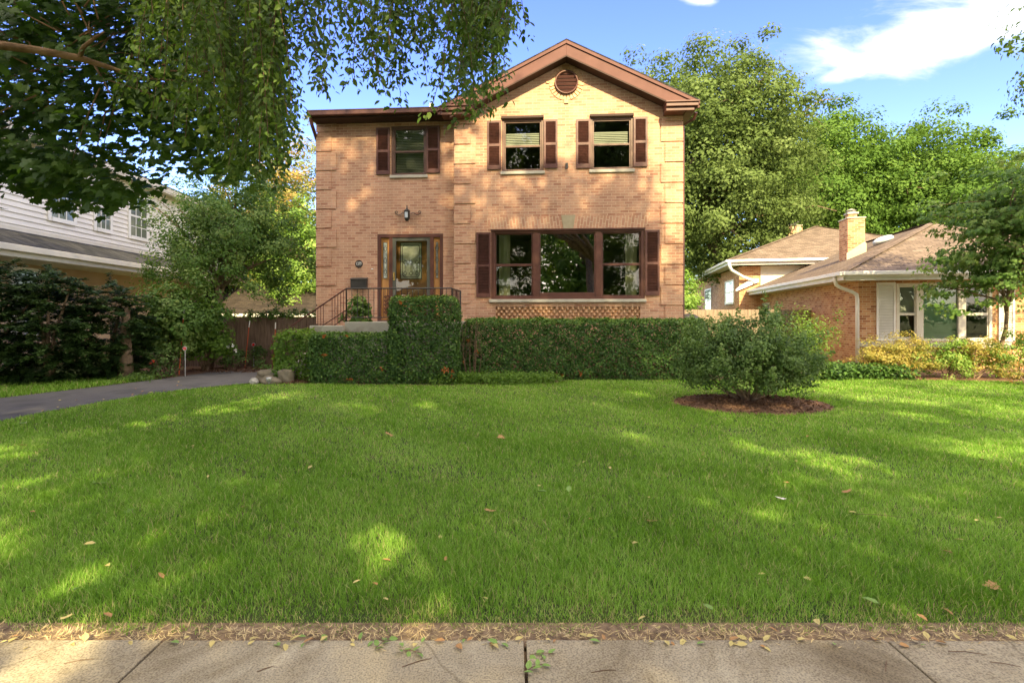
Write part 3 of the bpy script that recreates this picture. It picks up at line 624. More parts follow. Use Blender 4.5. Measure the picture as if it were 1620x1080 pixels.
# cornice returns and gutters at both feet of the gable
def cret(x0, x1, zt):
    mb = MB(); mb.box(x0, x1, RO - .10, .0 - .002, zt - .04, zt); mb.box(x0 + .015, x1 - .015, RO - .07, -.002, zt - .125, zt - .04)
    mb.box(x0 + .02, x1 - .10, RO - .02, -.002, zt - .215, zt - .125); return mb
rx0 = FU(1053.5, 165, RO - .1)[0]; rx1 = FU(1107.5, 158, RO - .1)[0]; zt = FU(1080, 158, RO - .1)[1]
cr = cret(rx0, rx1, zt); cr.box(xR + .02, rx1, 0, back, zt - .12, zt - .0); cr.build('gutter', M['brown_trim'], house, bevel=.012)
lx0 = FU(695.5, 165, RO - .1)[0]; lx1 = FU(748, 165, RO - .1)[0]; ztl = FU(720, 165, RO - .1)[1]
cret(lx0, lx1, ztl).build('gutter', M['brown_trim'], house, bevel=.012)
# wing roof: low slope, with soffit, fascia gutter
gx0 = FU(487, 178, WD - .42)[0]; gz1 = FU(600, 174, WD - .42)[1]
wg = MB(); wg.box(gx0, lx0 - .002, WD - .50, WD - .38, gz1 - .115, gz1); wg.box(gx0, lx0 - .002, WD - .51, WD - .36, gz1 - .02, gz1 + .006)
wg.build('gutter', M['brown_trim'], house, bevel=.012)
ws = MB(); ws.box(gx0 + .04, xM, WD - .38, WD - .002, gz1 - .16, gz1 - .13); ws.box(gx0 + .05, xM, WD - .38, WD - .34, gz1 - .13, gz1 - .01)
ws.box(gx0 + .04, xL - .002, WD, DEP, gz1 - .16, gz1 - .13); ws.build('soffit', M['soffit_dark'], house)
wr = MB(); wr.add([(gx0, WD - .5, gz1 + .012), (xM + .5, WD - .5, gz1 + .012), (xM + .5, 4.5, gz1 + .75), (gx0 + 3, 4.5, gz1 + .75), (gx0, DEP + .3, gz1 + .012), (xM + .5, DEP + .3, gz1 + .012)], [(0,1,2,3), (0,3,4), (3,2,5,4)])
wr.build('roof', M['shingle_dark'], house)
vp = MB(); vpx, vpz = FU(681, 170, 2.2); vp.tube([(vpx, 2.2, gz1 + .2), (vpx, 2.2, vpz + .12)], .04); vp.build('vent_pipe', M['white_paint'], house)
# downspouts
dsm = MB()
p = lambda px, py, w: (FU(px, py, w)[0], w, FU(px, py, w)[1])
dsm.tube([p(1101, 178, -.2), p(1098, 188, -.1), (xR + .05, .12, FU(1084, 196)[1]), (xR + .05, .12, .2)], .04, 8)
dsm.build('downspout', M['brown_trim'], house)
dsm = MB(); dsm.tube([p(491, 186, WD - .4), p(493, 196, WD - .35), (xL - .06, WD + .15, FU(500, 222, WD)[1]), (xL - .06, WD + .15, .2)], .045, 8)
dsm.build('downspout', M['brown_trim'], house)
# ---- entrance
a, b, c, d = hDoor; e = MB(); frame_ring(e, a, b, c, d, .085, WD + .0, WD + .13, .03)
l1, l2 = FU(618, 430, WD)[0], FU(683, 430, WD)[0]
for x in (l1, l2): e.box(x - .045, x + .045, WD + .01, WD + .13, c + .03, d - .085)
df = e.build('door_frame', M['brown_trim'], house, bevel=.004)
def decor(mb, x, z, w, h): mb.prism([(x - w, z), (x, z + h), (x + w, z), (x, z - h)], 0, 0)
def sidelight(x0, x1):
    mb = MB(); mb.box(x0, x1, WD + .06, WD + .10, c + .03, d - .085)
    for (za, zb) in ((c + .15, c + .62),): frame_ring(mb, x0 + .05, x1 - .05, za, zb, .03, WD + .045, WD + .06); mb.box(x0 + .1, x1 - .1, WD + .05, WD + .06, za + .06, zb - .06)
    o = mb.build('sidelight', M['oak_door'], house, bevel=.003)
    g0, g1, h0, h1 = x0 + .055, x1 - .055, FU(610, 440, WD)[1], FU(610, 383, WD)[1]
    gm = MB(); gm.box(g0, g1, WD + .046, WD + .058, h0, h1); gm.build('leaded_pane', M['leaded_glass'], o)
    lm = MB(); cx = (g0+g1)/2; frame_ring(lm, g0, g1, h0, h1, .012, WD + .036, WD + .046); frame_ring(lm, g0+.03, g1-.03, h0+.05, h1-.05, .007, WD + .038, WD + .045)
    for k in range(3):
        z = h0 + (k + .55)*(h1-h0)/3.1
        for s1 in (-1, 1): lm.beam((cx + s1*.045, WD + .04, z), (cx, WD + .04, z + .07), .008, .01, (0,1,0)); lm.beam((cx + s1*.045, WD + .04, z), (cx, WD + .04, z - .07), .008, .01, (0,1,0))
    lm.build('lead_came', M['lead'], o)
sidelight(a + .085, l1 - .045); sidelight(l2 + .045, b - .085)
# oak entrance door behind the storm door
dm = MB(); dx0, dx1 = l1 + .045, l2 - .045; dm.box(dx0, dx1, WD + .18, WD + .225, c + .02, d - .09)
for (u0, u1) in ((dx0 + .12, (dx0+dx1)/2 - .04), ((dx0+dx1)/2 + .04, dx1 - .12)): frame_ring(dm, u0, u1, c + .12, c + .72, .03, WD + .165, WD + .18); dm.box(u0+.07, u1-.07, WD + .168, WD + .18, c + .19, c + .65)
do = dm.build('front_door', M['oak_door'], house, bevel=.004)
g0, g1, h0, h1 = FU(634, 430, WD + .17)[0], FU(667, 430, WD + .17)[0], FU(650, 441, WD + .17)[1], FU(650, 384, WD + .17)[1]
gm = MB(); gm.box(g0, g1, WD + .164, WD + .178, h0, h1); gm.build('leaded_pane', M['leaded_glass'], do)
lm = MB(); yl = WD + .158; frame_ring(lm, g0 - .01, g1 + .01, h0 - .01, h1 + .01, .02, yl - .004, yl + .006)
oc = [(g0+.09, h0+.05), (g1-.09, h0+.05), (g1-.05, h0+.11), (g1-.05, h1-.11), (g1-.09, h1-.05), (g0+.09, h1-.05), (g0+.05, h1-.11), (g0+.05, h0+.11)]
for i in range(8): p0, p1 = oc[i], oc[(i+1) % 8]; lm.beam((p0[0], yl, p0[1]), (p1[0], yl, p1[1]), .014, .01, (0,1,0))
for k in range(3):
    cx = g0 + .12 + k*(g1-g0-.24)/2
    for z in (h0 + .14, h0 + .42): 
        for s1 in (-1, 1): lm.beam((cx + s1*.05, yl, z), (cx, yl, z + .055), .009, .01, (0,1,0)); lm.beam((cx + s1*.05, yl, z), (cx, yl, z - .055), .009, .01, (0,1,0))
    lm.beam((cx, yl, h0 + .2), (cx, yl, h0 + .36), .006, .01, (0,1,0))
lm.build('lead_came', M['lead'], do)
st = MB(); frame_ring(st, dx0, dx1, c + .02, d - .09, .085, WD + .02, WD + .05, .12); st.box(dx0 + .0, dx0 + .012, WD + .012, WD + .02, c + .02, d - .09); st.box(dx1 - .03, dx1 - .018, WD + .012, WD + .02, c + .02, d - .09)
so = st.build('storm_door', M['olive_door'], house, bevel=.004)
pane(dx0 + .08, dx1 - .08, c + .13, d - .17, WD + .035, so, 'glass_door')
hm = MB(); hx, hz = FU(623, 437, WD); hm.box(hx - .016, hx + .016, WD + .005, WD + .02, hz - .10, hz + .10); hm.tube([(hx, WD - .0, hz - .07), (hx, WD - .035, hz - .05), (hx, WD - .035, hz + .05), (hx, WD - .0, hz + .07)], .009); hm.build('handle', M['brass'], so)
dsill = MB(); dsill.box(a - .02, b + .02, WD - .06, WD + .2, c - .05, c - .002); dsill.build('door_sill', M['limestone'], house)
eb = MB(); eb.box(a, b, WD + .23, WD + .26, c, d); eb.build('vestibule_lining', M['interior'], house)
# ---- wall lantern with scrolls
lx, lz = FU(646, 342, WD); ln = MB(); yl = WD - .13
ln.lathe([(.05, -.10), (.065, -.09), (.07, .0), (.075, .09), (.06, .10)], (lx, yl, lz), 6); ln.lathe([(.085, .10), (.075, .115), (.03, .15), (.012, .18), (.02, .19), (.02, .205), (.006, .21), (.018, .235), (.004, .25)], (lx, yl, lz), 10)
ln.lathe([(.02, -.15), (.045, -.13), (.055, -.10)], (lx, yl, lz), 8); ln.box(lx - .04, lx + .04, WD - .03, WD, lz - .06, lz + .06); ln.tube([(lx, WD, lz), (lx, yl, lz - .02)], .012)
for s1 in (-1, 1):
    pts = [];
    for i in range(30):
        f = i/29; x = lx + s1*(.07 + .22*f); pts.append((x, WD - .03, lz + .05 + .03*math.sin(f*6.2)))
    cxs, czs = lx + s1*.29, lz + .05 + .045
    for i in range(14): a_ = -math.pi/2 + i*.45; r_ = .045*(1 - i/18); pts.append((cxs + s1*r_*math.cos(a_), WD - .03, czs + r_*math.sin(a_)))
    ln.tube(pts, .008, 6)
lo = ln.build('wall_lantern', M['black_iron'], house)
lp = MB(); lp.box(lx - .038, lx + .038, yl - .072, yl - .066, lz - .07, lz + .07); lp.build('lantern_pane', M['grey_metal'], lo)
# ---- round number plaque
nx, nz_ = FU(568, 417.5, WD); pl = MB(); pl.lathe([(.0, .0), (.098, .0), (.098, -.012), (.09, -.02), (.0, -.02)], (nx, WD, nz_), 28, 'y'); po = pl.build('number_plaque', M['black_iron'], house)
rr = MB(); rr.lathe([(.080, -.018), (.084, -.018), (.084, -.024), (.080, -.024), (.080, -.018)], (nx, WD, nz_), 28, 'y'); rr.f = rr.f[:-2]; rr.build('plaque_rim', M['rust_iron'], po)
def text_mesh(name, body, size, mat, par, loc, sx=1, ext=.003):
    cu_ = bpy.data.curves.new(name, 'FONT'); cu_.body = body; cu_.size = size; cu_.align_x = 'CENTER'; cu_.align_y = 'CENTER'; cu_.extrude = ext
    to = bpy.data.objects.new(name, cu_); C.objects.link(to); bpy.context.view_layer.update()
    me = bpy.data.meshes.new_from_object(to.evaluated_get(bpy.context.evaluated_depsgraph_get())); bpy.data.objects.remove(to)
    me.transform(Matrix.Translation(loc) @ Matrix.Rotation(R(90), 4, 'X') @ Matrix.Diagonal((sx, 1, 1, 1))); me.name = name
    return link(name, me, M[mat], par)
text_mesh('house_number', '1379', .12, 'white_paint', po, (nx, WD - .024, nz_), .62)
# ---- mailbox, doorbell
mxa, mxb, mza, mzb = rectpx(557, 441, 582, 457, WD); mbx = MB(); mbx.box(mxa, mxb, WD - .11, WD - .002, mza, mzb - .02); mbx.prism([(WD - .13, mzb - .03), (WD - .002, mzb + .01), (WD - .002, mzb + .03), (WD - .13, mzb - .01)], mxa - .01, mxb + .01, 'x')
mbx.build('mailbox', M['black_iron'], house, bevel=.006)
bx, bz = FU(589, 425.5, WD); bb = MB(); bb.box(bx - .025, bx + .025, WD - .025, WD - .001, bz - .012, bz + .012); bb.build('doorbell', M['white_paint'], house, bevel=.004)
# ---- porch, steps and railings
PF = -1.22; zP = FU(646, 511, WD)[1] - .03        # front of porch in house space
zP = EYE - .13
prx = FU(729, 500, PF)[0]; plx = FU(545, 500, PF)[0]
pc = MB(); pc.box(plx, prx, PF, WD - .003, -.05, zP); pc.build('porch', M['concrete'], house, bevel=.012)
sp = MB(); n = 6
for i in range(n):
    x1 = plx - i*.27; sp.box(x1 - .27, x1 - .002, PF + .02, WD - .1, -.05, zP - (i + 1)*zP/(n + 1))
sp.build('steps', M['concrete'], house, bevel=.012)
cw_ = MB(); cw_.box(plx - .75, plx - .0, PF - .14, PF + .015, -.05, zP - .08); cw_.build('cheek_wall', M['concrete'], house, bevel=.015)
def rail(name, A, B, hgt, nb, panels=(), par=house, post=(True, True), low=.10, lowrail=True):
    mb = MB(); A = Vector(A); B = Vector(B); up = Vector((0, 0, hgt)); lo_ = Vector((0, 0, low))
    mb.tube([A + up, B + up], .017, 6)
    if lowrail: mb.tube([A + lo_, B + lo_], .012, 6)
    for i in range(nb + 1):
        f = i / nb; p_ = A.lerp(B, f)
        if any(abs(f - q_) < .5/nb for q_ in panels): continue
        mb.tube([p_ + lo_, p_ + up], .0075, 5)
    for k, p_ in enumerate((A, B)):
        if post[k]: mb.tube([p_ + Vector((0, 0, -.02)), p_ + up], .016, 6)
    o = mb.build(name, M['black_iron'], par)
    for q_ in panels:                         # cast leaf-and-scroll ornament
        pm = MB(); c_ = A.lerp(B, q_); dr = (B - A).normalized(); z0, z1 = low + .06, min(hgt - .16, low + .62)
        for s1 in (-1, 1):
            pm.tube([c_ + dr*s1*.095 + Vector((0,0,low)), c_ + dr*s1*.095 + up], .0075, 5)
            for k in range(5):
                zc = z0 + (k + .5)*(z1 - z0)/5; rr_ = .036
                pts = [c_ + dr*(s1*(.045 + rr_*math.cos(a_)*(1 - j_/16))) + Vector((0, 0, zc + rr_*1.2*math.sin(a_)*(1 - j_/16))) for j_, a_ in enumerate([j*.55 for j in range(12)])]
                pm.tube(pts, .010, 5)
                pm.tube([c_ + Vector((0, 0, zc - .05)), c_ + dr*s1*.06 + Vector((0, 0, zc)), c_ + Vector((0, 0, zc + .05))], .011, 5)
        pm.tube([c_ + lo_, c_ + up], .009, 5); pm.build('ornament', M['rust_iron'], o)
    return o
rz = FU(646, 456, PF + .05)[1] - zP; yF = PF + .05
xa = FU(548, 456, yF)[0]; xb = FU(715, 456, yF)[0]
rail('porch_railing', (xa, yF, zP), (xb, yF, zP), rz, 19, (.395, .80)) 
rail('side_railing', (xb, yF, zP), (xb, -.02, zP), rz - .01, 9, (.5,))
s0 = FU(505, 492, yF); s1_ = FU(431, 536, yF)
zr = lambda x: zP + rz - (xa - x) * (zP + rz - s1_[1]) / (xa - s1_[0])
hr = MB(); hr.tube([(xa, yF, zP + rz), (s1_[0], yF, s1_[1]), (s1_[0] - .02, yF, s1_[1] - .04), (s1_[0], yF, s1_[1] - .1), (s1_[0], yF, 0)], .017, 6)
lowx = s0[0]; hr.tube([(xa, yF, zP + .1), (lowx - .1, yF, zr(lowx - .1) - rz + .12)], .012, 6)
nbl = 11
for i in range(1, nbl):
    x = xa - (xa - lowx + .1) * i / nbl
    if i in (6, 7): continue
    hr.tube([(x, yF, zr(x) - rz + .12), (x, yF, zr(x))], .0075, 5)
hr.tube([(xa - .0, yF, zP - .8), (xa, yF, zP + rz)], .016, 6)
ho = hr.build('stair_railing', M['rust_iron'], house); hr = MB()
hr.tube([(s1_[0] + .25, WD - .15, 0.0), (s1_[0] + .25, WD - .15, s1_[1] + .05), (xa, WD - .15, zP + rz - .15)], .015, 6)
ho = hr.build('stair_railing', M['rust_iron'], house)
# ================================================================== WHITE SIDED HOUSE (left neighbour)
LF = Frame(-9.284, 0, math.atan(.07))
wh = thing('white_house', 'two-storey house in white lap siding with a dark shingled lower roof, behind dark yews', 'house', (LF.o[0]*1.31, 0, -.434), LF.th)
wh.scale = (1.31, 1.31, 1.31)                  # built smaller, then scaled up about the camera to reach realistic storey heights
sd = MB(); y0, y1, z0, z1 = 5.0, 20.5, 3.13, 5.0; lap = .118; z = z0
while z < z1:
    sd.add([(.026, y0, z), (.026, y1, z), (.002, y1, z + lap), (.002, y0, z + lap), (0.002, y0, z), (.002, y1, z)], [(0,1,2,3), (0,4,5,1)]); z += lap
sd.add([(0, y1, 0), (-9, y1, 0), (-9, y1, z1), (0, y1, z1)], [(0,1,2,3)]); sd.add([(-9, y0, 0), (0, y0, 0), (0, y0, z1), (-9, y0, z1)], [(0,1,2,3)])
sd.build('upper_wall', M['siding_white'], wh)
lw = MB(); z = 0; 
while z < 2.75:
    lw.add([(.014, y0, z), (.014, y1, z), (.002, y1, z + .2), (.002, y0, z + .2), (0.002, y0, z), (.002, y1, z)], [(0,1,2,3), (0,4,5,1)]); z += .2
lw.build('lower_wall', M['siding_tan'], wh)
wt = MB(); wt.box(-.02, .035, y1 - .12, y1 + .02, 0, z1); wt.box(-.02, .03, y0, y1, z0 - .02, z0 + .07); wt.box(-.0, .03, 16.6, 16.72, z0, z1)
wt.box(0, .30, y0, y1 + .1, z1 - .0, z1 + .03); wt.box(.27, .30, y0, y1 + .1, z1 - .02, z1 + .16); wt.box(.0, .03, y0, y1, z1 - .2, z1); wt.build('white_trim', M['cream_paint'], wh)
lr = MB(); lr.prism([(-.02, 3.14), (.92, 2.72), (.92, 2.69), (-.02, 3.11)], y0, y1 + .2, 'y')
lr.build('lower_roof', M['shingle_dark'], wh)
lg = MB(); lg.box(.90, .99, y0, y1 + .2, 2.58, 2.70); lg.box(.86, .90, y0, y1 + .2, 2.48, 2.66); lg.box(.0, .88, y0, y1 + .1, 2.47, 2.50); lg.build('lower_gutter', M['cream_paint'], wh, bevel=.01)
ur = MB(); ur.add([(.33, y0, z1 + .17), (.33, y1 + .3, z1 + .17), (-4.5, y1 - 4.5, z1 + 1.7), (-4.5, y0, z1 + 1.7), (-9.3, y1 + .3, z1 + .17), (-9.3, y0, z1 + .17)], [(0,1,2,3), (1,4,2), (3,2,4,5)]); ur.build('upper_roof', M['shingle_dark'], wh)
def side_win(par, px0, px1, zb, zt, u, fmat='white_paint', grid=(3, 2), glass='glass', fr=None, dark=True):
    fr = fr or LF; a = fr.side(px0, 400, u)[0]; b = fr.side(px1, 400, u)[0]; a, b = min(a, b), max(a, b); mb = MB()
    def bx(a0, a1, c0, c1, t0, t1): mb.box(u + t0*sg, u + t1*sg, a0, a1, c0, c1)
    sg = 1 if fr is LF else -1; t = .09
    bx(a, a+t, zb, zt, .0, .045); bx(b-t, b, zb, zt, .0, .045); bx(a+t, b-t, zt-t, zt, 0, .045); bx(a+t, b-t, zb, zb+t, 0, .06)
    zm = (zb+zt)/2; bx(a+t, b-t, zm-.025, zm+.025, 0, .043)
    for i in range(1, grid[0]): x = a+t + (b-a-2*t)*i/grid[0]; bx(x-.01, x+.01, zb+t, zt-t, .0, .037)
    for hz0, hz1 in ((zb+t, zm-.025), (zm+.025, zt-t)):
        for j in range(1, grid[1]): z = hz0 + (hz1-hz0)*j/grid[1]; bx(a+t, b-t, z-.009, z+.009, 0, .036)
    o = mb.build('window', M[fmat], par)
    g = MB(); g.box(u + sg*.002, u + sg*.029, a+t, b-t, zb+t, zt-t); g.build('pane', M['win_dark'], o); return o
glass_dark, tt, bb_, ll = base_mat('win_dark', .06, .6); 
nn_ = N(tt, 'ShaderNodeTexNoise'); nn_.inputs['Scale'].default_value = 1.5; rr_ = ramp(tt, [(.35, (.10, .115, .10)), (.65, (.22, .23, .19))]); ll(nn_.outputs[0], rr_.inputs[0]); ll(rr_.outputs[0], bb_.inputs['Base Color'])
for p0, p1 in ((73, 119), (146, 176), (201, 233), (283, 306)): side_win(wh, p0, p1, 3.48, 4.75, .0)
side_win(wh, 14, 61, 1.0, 2.4, .0, grid=(2, 1))
# ================================================================== TAN BRICK RANCH HOUSE (right neighbour)
RF = Frame(9.70, 14.67, -math.atan(.2))
rh_ = thing('ranch_house', 'low orange brick split-level house with brown hip roofs and white gutters', 'house', (9.70, 14.67, 0), RF.th)
def rp(x0, y0, x1, y1, w=0):
    xm = (x0+x1)/2; return RF.front(x0, 400, w)[0], RF.front(x1, 400, w)[0], RF.front(xm, y1, w)[1], RF.front(xm, y0, w)[1]
zF = 2.42; WID = 7.6; LEN = 9.78
hA = rp(1418, 449, 1570, 549); rw = MB()
hA = (hA[0], hA[1], .72, 2.30)
wall_cells(rw, 0, WID, -.1, zF, 0, [hA], .12)
rw.add([(0,0,-.1),(0,LEN,-.1),(0,LEN,zF),(0,0,zF)], [(0,3,2,1)]); rw.add([(WID,0,-.1),(WID,LEN,-.1),(WID,LEN,zF),(WID,0,zF)], [(0,1,2,3)])
UX0, UX1, UY0, UY1, UZ = -1.03, 9.0, 9.78, 26, 3.72
rw.add([(UX0,UY0,-.1),(UX1,UY0,-.1),(UX1,UY0,UZ),(UX0,UY0,UZ)], [(0,1,2,3)]); rw.add([(UX0,UY0,-.1),(UX0,UY1,-.1),(UX0,UY1,UZ),(UX0,UY0,UZ)], [(0,3,2,1)])
rw.build('wall', M['brick_orange'], rh_)
def hip(mb, x0, x1, y0, y1, z, s, t=.0, ridge_to=None):
    h_ = (x1 - x0)/2; xm = (x0+x1)/2; zr_ = z + s*h_; yb = y1 - h_ if ridge_to is None else ridge_to
    A, B, Cc, D = (x0,y0,z), (x1,y0,z), (x1,y1,z), (x0,y1,z); E, F_ = (xm, y0+h_, zr_), (xm, yb, zr_)
    mb.add([A, B, Cc, D, E, F_], [(0,1,4), (1,2,5,4), (3,0,4,5), (2,3,5)])
lr_ = MB(); hip(lr_, -.62, WID + .6, -.62, LEN + 3.8, 2.60, .437, ridge_to=LEN+.0); lr_.build('lower_roof', M['shingle_brown'], rh_)
ur_ = MB(); hip(ur_, -1.63, 9.6, 9.18, 26.5, 3.97, .41); ur_.build('upper_roof', M['shingle_brown'], rh_)
cap = MB(); h_ = (WID + 1.22)/2; cap.beam((-.62, -.62, 2.615), (-.62 + h_, -.62 + h_, 2.615 + .437*h_), .22, .015); cap.beam((-.62 + h_, -.62 + h_, 2.62 + .437*h_), (-.62 + h_, LEN, 2.62 + .437*h_), .22, .015)
h2 = 11.23/2; cap.beam((-1.63, 9.18, 3.985), (-1.63 + h2, 9.18 + h2, 3.985 + .41*h2), .22, .015); cap.beam((9.6, 9.18, 3.985), (-1.63 + h2, 9.18 + h2, 3.985 + .41*h2), .22, .015); cap.build('ridge_cap', M['shingle_brown'], rh_)
def eave(mbg, mbf, mbs, x0, x1, y0, y1, z, ov):
    mbg.box(x0 - .03, x1, y0 - .10, y0, z - .10, z + .005); mbg.box(x0 - .10, x0, y0 - .03, y1, z - .10, z + .005)
    mbf.box(x0 + .08, x1, y0 + .05, y0 + .08, z - .235, z - .125); mbf.box(x0 + .0, x1, y0 + .0, y0 + .03, z - .15, z - .02); mbf.box(x0 + .0, x0 + .03, y0 + .03, y1, z - .22, z - .02)
    mbs.box(x0 + .03, x1, y0 + .09, y0 + ov - .004, z - .20, z - .17); mbs.box(x0 + .03, x0 + ov - .004, y0 + ov, y1, z - .20, z - .17)
g_, f_, s_ = MB(), MB(), MB(); eave(g_, f_, s_, -.62, WID + .6, -.62, 12.2, 2.60, .62); eave(g_, f_, s_, -1.63, 9.6, 9.18, 26, 3.97, .6)
g_.build('gutter', M['white_paint'], rh_, bevel=.012); f_.build('fascia', M['white_paint'], rh_); s_.build('soffit', M['cream_paint'], rh_)
ip = MB(); ip.add([(-.1, UY0 - .006, 2.5), (5, UY0 - .006, 2.5), (5, UY0 - .006, UZ), (-.1, UY0 - .006, UZ)], [(0,1,2,3)]); ip.box(-.15, 3.0, UY0 - .04, UY0 - .008, 2.76, 2.80); ip.build('gable_panel', M['cream_paint'], rh_)
# picture window group
a, b, c, d = hA; f = MB(); frame_ring(f, a, b, c, d, .07, .0, .11)
q1, q2 = RF.front(1455.5, 400)[0], RF.front(1522, 400)[0]
for x in (q1, q2): f.box(x - .085, x + .085, -.01, .11, c + .07, d - .07)
for (u0, u1) in ((a + .07, q1 - .085), (q2 + .085, b - .07)): f.box(u0, u1, .02, .09, 1.42, 1.49); frame_ring(f, u0, u1, c + .07, d - .07, .03, .03, .09)
fo = f.build('picture_window', M['cream_paint'], rh_, bevel=.004)
pane(a+.1, q1-.1, c+.1, 1.42, .05, fo); pane(a+.1, q1-.1, 1.49, d-.1, .06, fo); pane(q2+.1, b-.1, c+.1, 1.42, .05, fo); pane(q2+.1, b-.1, 1.49, d-.1, .06, fo); pane(q1+.08, q2-.08, c+.06, d-.06, .05, fo, 'glass_green')
room(fo, a, b, c, d, .125, 2.5)
sh = MB(); sh.box(q1+.05, q2-.05, .14, .15, c, d); sh.build('window_shade', M['teal_shade'], fo); sh = MB(); sh.box(a+.08, q1-.08, .14, .15, 1.45, d); sh.build('window_shade', M['blind'], fo)
sl_ = MB(); sl_.box(RF.front(1356, 555)[0], b + .4, -.08, .02, .55, .70); sl_.build('sill', M['limestone'], rh_, bevel=.01)
def shutter2(px0, px1, c, d):
    a, b = RF.front(px0, 400)[0], RF.front(px1, 400)[0]; mb = MB(); frame_ring(mb, a, b, c, d, .045, -.045, -.004); mb.box(a+.045, b-.045, -.014, -.006, c, d)
    n = int((d-c)/.045)
    for i in range(n): mb.slat(a+.045, b-.045, -.026, c + .05 + (i+.5)*(d-c-.1)/n, .03, .04, .006, R(-48))
    mb.build('shutter', M['white_paint'], rh_)
shutter2(1386, 1416, .72, 2.33); shutter2(1579, 1604, .72, 2.33)
def spout(pts, r=.05):
    mb = MB(); mb.tube(pts, r, 8); mb.build('downspout', M['white_paint'], rh_, True)
spout([(-.66, -.15, 2.52), (-.66, -.15, 2.40), (-.62, -.13, 2.28), (-.5, -.1, 2.20), (-.2, -.08, 2.08), (-.08, -.08, 2.0), (-.06, -.08, 1.85), (-.06, -.08, .1)])
spout([(-1.60, 9.1, 3.88), (-1.60, 9.1, 3.7), (-1.5, 9.15, 3.5), (-.9, 9.55, 3.2), (-.45, 9.68, 3.05), (-.4, 9.68, 2.9)], .07)
wf = MB(); wf.prism([(-1.2, 2.55), (-.2, 2.98), (-.2, 3.12), (-.55, 3.1), (-1.0, 2.82), (-1.2, 2.65)], UY0 - .12, UY0 - .05); wf.build('valley_flashing', M['white_paint'], rh_)
side_win(rh_, 1148, 1162, 2.0, 3.2, UX0, 'white_paint', (2, 1), fr=RF); side_win(rh_, 1116, 1126, 1.7, 3.1, UX0, 'white_paint', (2, 1), fr=RF)
side_win(rh_, 1205, 1219, -.0, 2.0, 0, 'cream_paint', (1, 1), fr=RF)
def chimney(x0, x1, y0, y1, zb, zt, fl, mat='brick_orange', mortar=True):
    mb = MB(); mb.box(x0, x1, y0, y1, zb, zt); o = mb.build('chimney', M[mat], rh_)
    k = MB(); k.box(x0 - .03, x1 + .03, y0 - .03, y1 + .03, zt + .002, zt + .05); k.build('chimney_cap', M['limestone'], o, bevel=.015)
    xm, ym = x0 + fl[0], (y0+y1)/2; k = MB(); k.box(xm - fl[1], xm + fl[1], ym - fl[1], ym + fl[1], zt + .052, zt + .052 + fl[2]); k.build('flue', M['brick_orange' if fl[3] else 'black_iron'], o)
    k = MB(); zz = zt + .052 + fl[2]; k.box(xm - fl[1] - .04, xm + fl[1] + .04, ym - fl[1] - .04, ym + fl[1] + .04, zz + .002, zz + .06); k.lathe([(fl[1]*1.0, .06), (fl[1]*1.0, .13), (fl[1]*1.35, .135), (.02, .2)], (xm, ym, zz), 12); k.build('flue_cap', M['rock_pale' if fl[3] else 'black_iron'], o)
    return o
ch = chimney(1.0, 1.52, 3.25, 3.95, 3.0, 4.68, (.24, .13, .14, True))
k = MB(); k.prism([(.96, 3.2), (1.56, 3.2), (1.56, 3.85), (1.50, 3.9), (.96, 3.52)], 3.235, 3.248); k.build('flashing', M['concrete'], ch)
chimney(3.0, 3.72, 16.2, 16.9, 5.2, 6.55, (.34, .2, .16, False), 'tooth_brick')
sk = MB(); sk.lathe([(.30, 0), (.30, .1), (.27, .17), (.16, .23), (.02, .25)], (0, 0, 0), 18); so_ = sk.build('roof_vent', M['grey_metal'], rh_, True); so_.location = (2.55, 4.3, 2.60 + .437*3.17 + .02); so_.rotation_euler = (0, -R(20), 0); so_.scale = (1.1, .9, .8)
# ================================================================== FENCES, GARAGE
def fence(name, label, A, B, hgt, mat, w=.14):
    A = Vector(A); B = Vector(B); L_ = (B - A).length; o = thing(name, label, 'fence', A, math.atan2(B.y - A.y, B.x - A.x)); n = int(L_ / w); mb = MB()
    for i in range(n):
        h_ = hgt + random.uniform(-.012, .012); j = random.uniform(-.004, .004); mb.box(i*w + .004, (i+1)*w - .004, -.01 + j, .01 + j, .02, h_)
    mb.build('board_panel', M[mat], o)
    rl = MB(); [rl.box(0, L_, .012, .05, z, z + .08) for z in (.3, hgt - .35)]; rl.build('rail', M[mat], o)
    k = 0
    while k*2.2 < L_: pm = MB(); pm.box(k*2.2 - .045, k*2.2 + .045, .05, .14, 0, hgt - .03); pm.build('post', M[mat], o); k += 1
    return o
fence('wooden_fence', 'dark brown upright board fence at the end of the driveway', (-11.2, 14.6, 0), (-4.4, 14.3, 0), 1.35, 'fence_brown')
fence('wooden_fence', 'weathered grey board fence between the big house and the ranch house', (4.6, 17.5, 0), (10.8, 18.3, 0), 1.62, 'fence_grey')
gar = thing('garage', 'low brown-roofed garage showing behind the brown fence', 'garage', (-9.2, 22, 0))
gm = MB(); gm.box(-6, 4.2, 0, 5, 0, 1.5); gm.build('wall', M['siding_tan'], gar)
gm = MB(); gm.prism([(-.4, 1.45), (2.5, 2.75), (5.4, 1.45), (5.4, 1.52), (2.5, 2.83), (-.4, 1.52)], -6.3, 4.5, 'x'); gm.build('roof', M['shingle_shaded'], gar)
gm = MB(); gm.box(-6.3, 4.5, -.45, -.402, 1.38, 1.5); gm.build('gutter', M['white_paint'], gar)
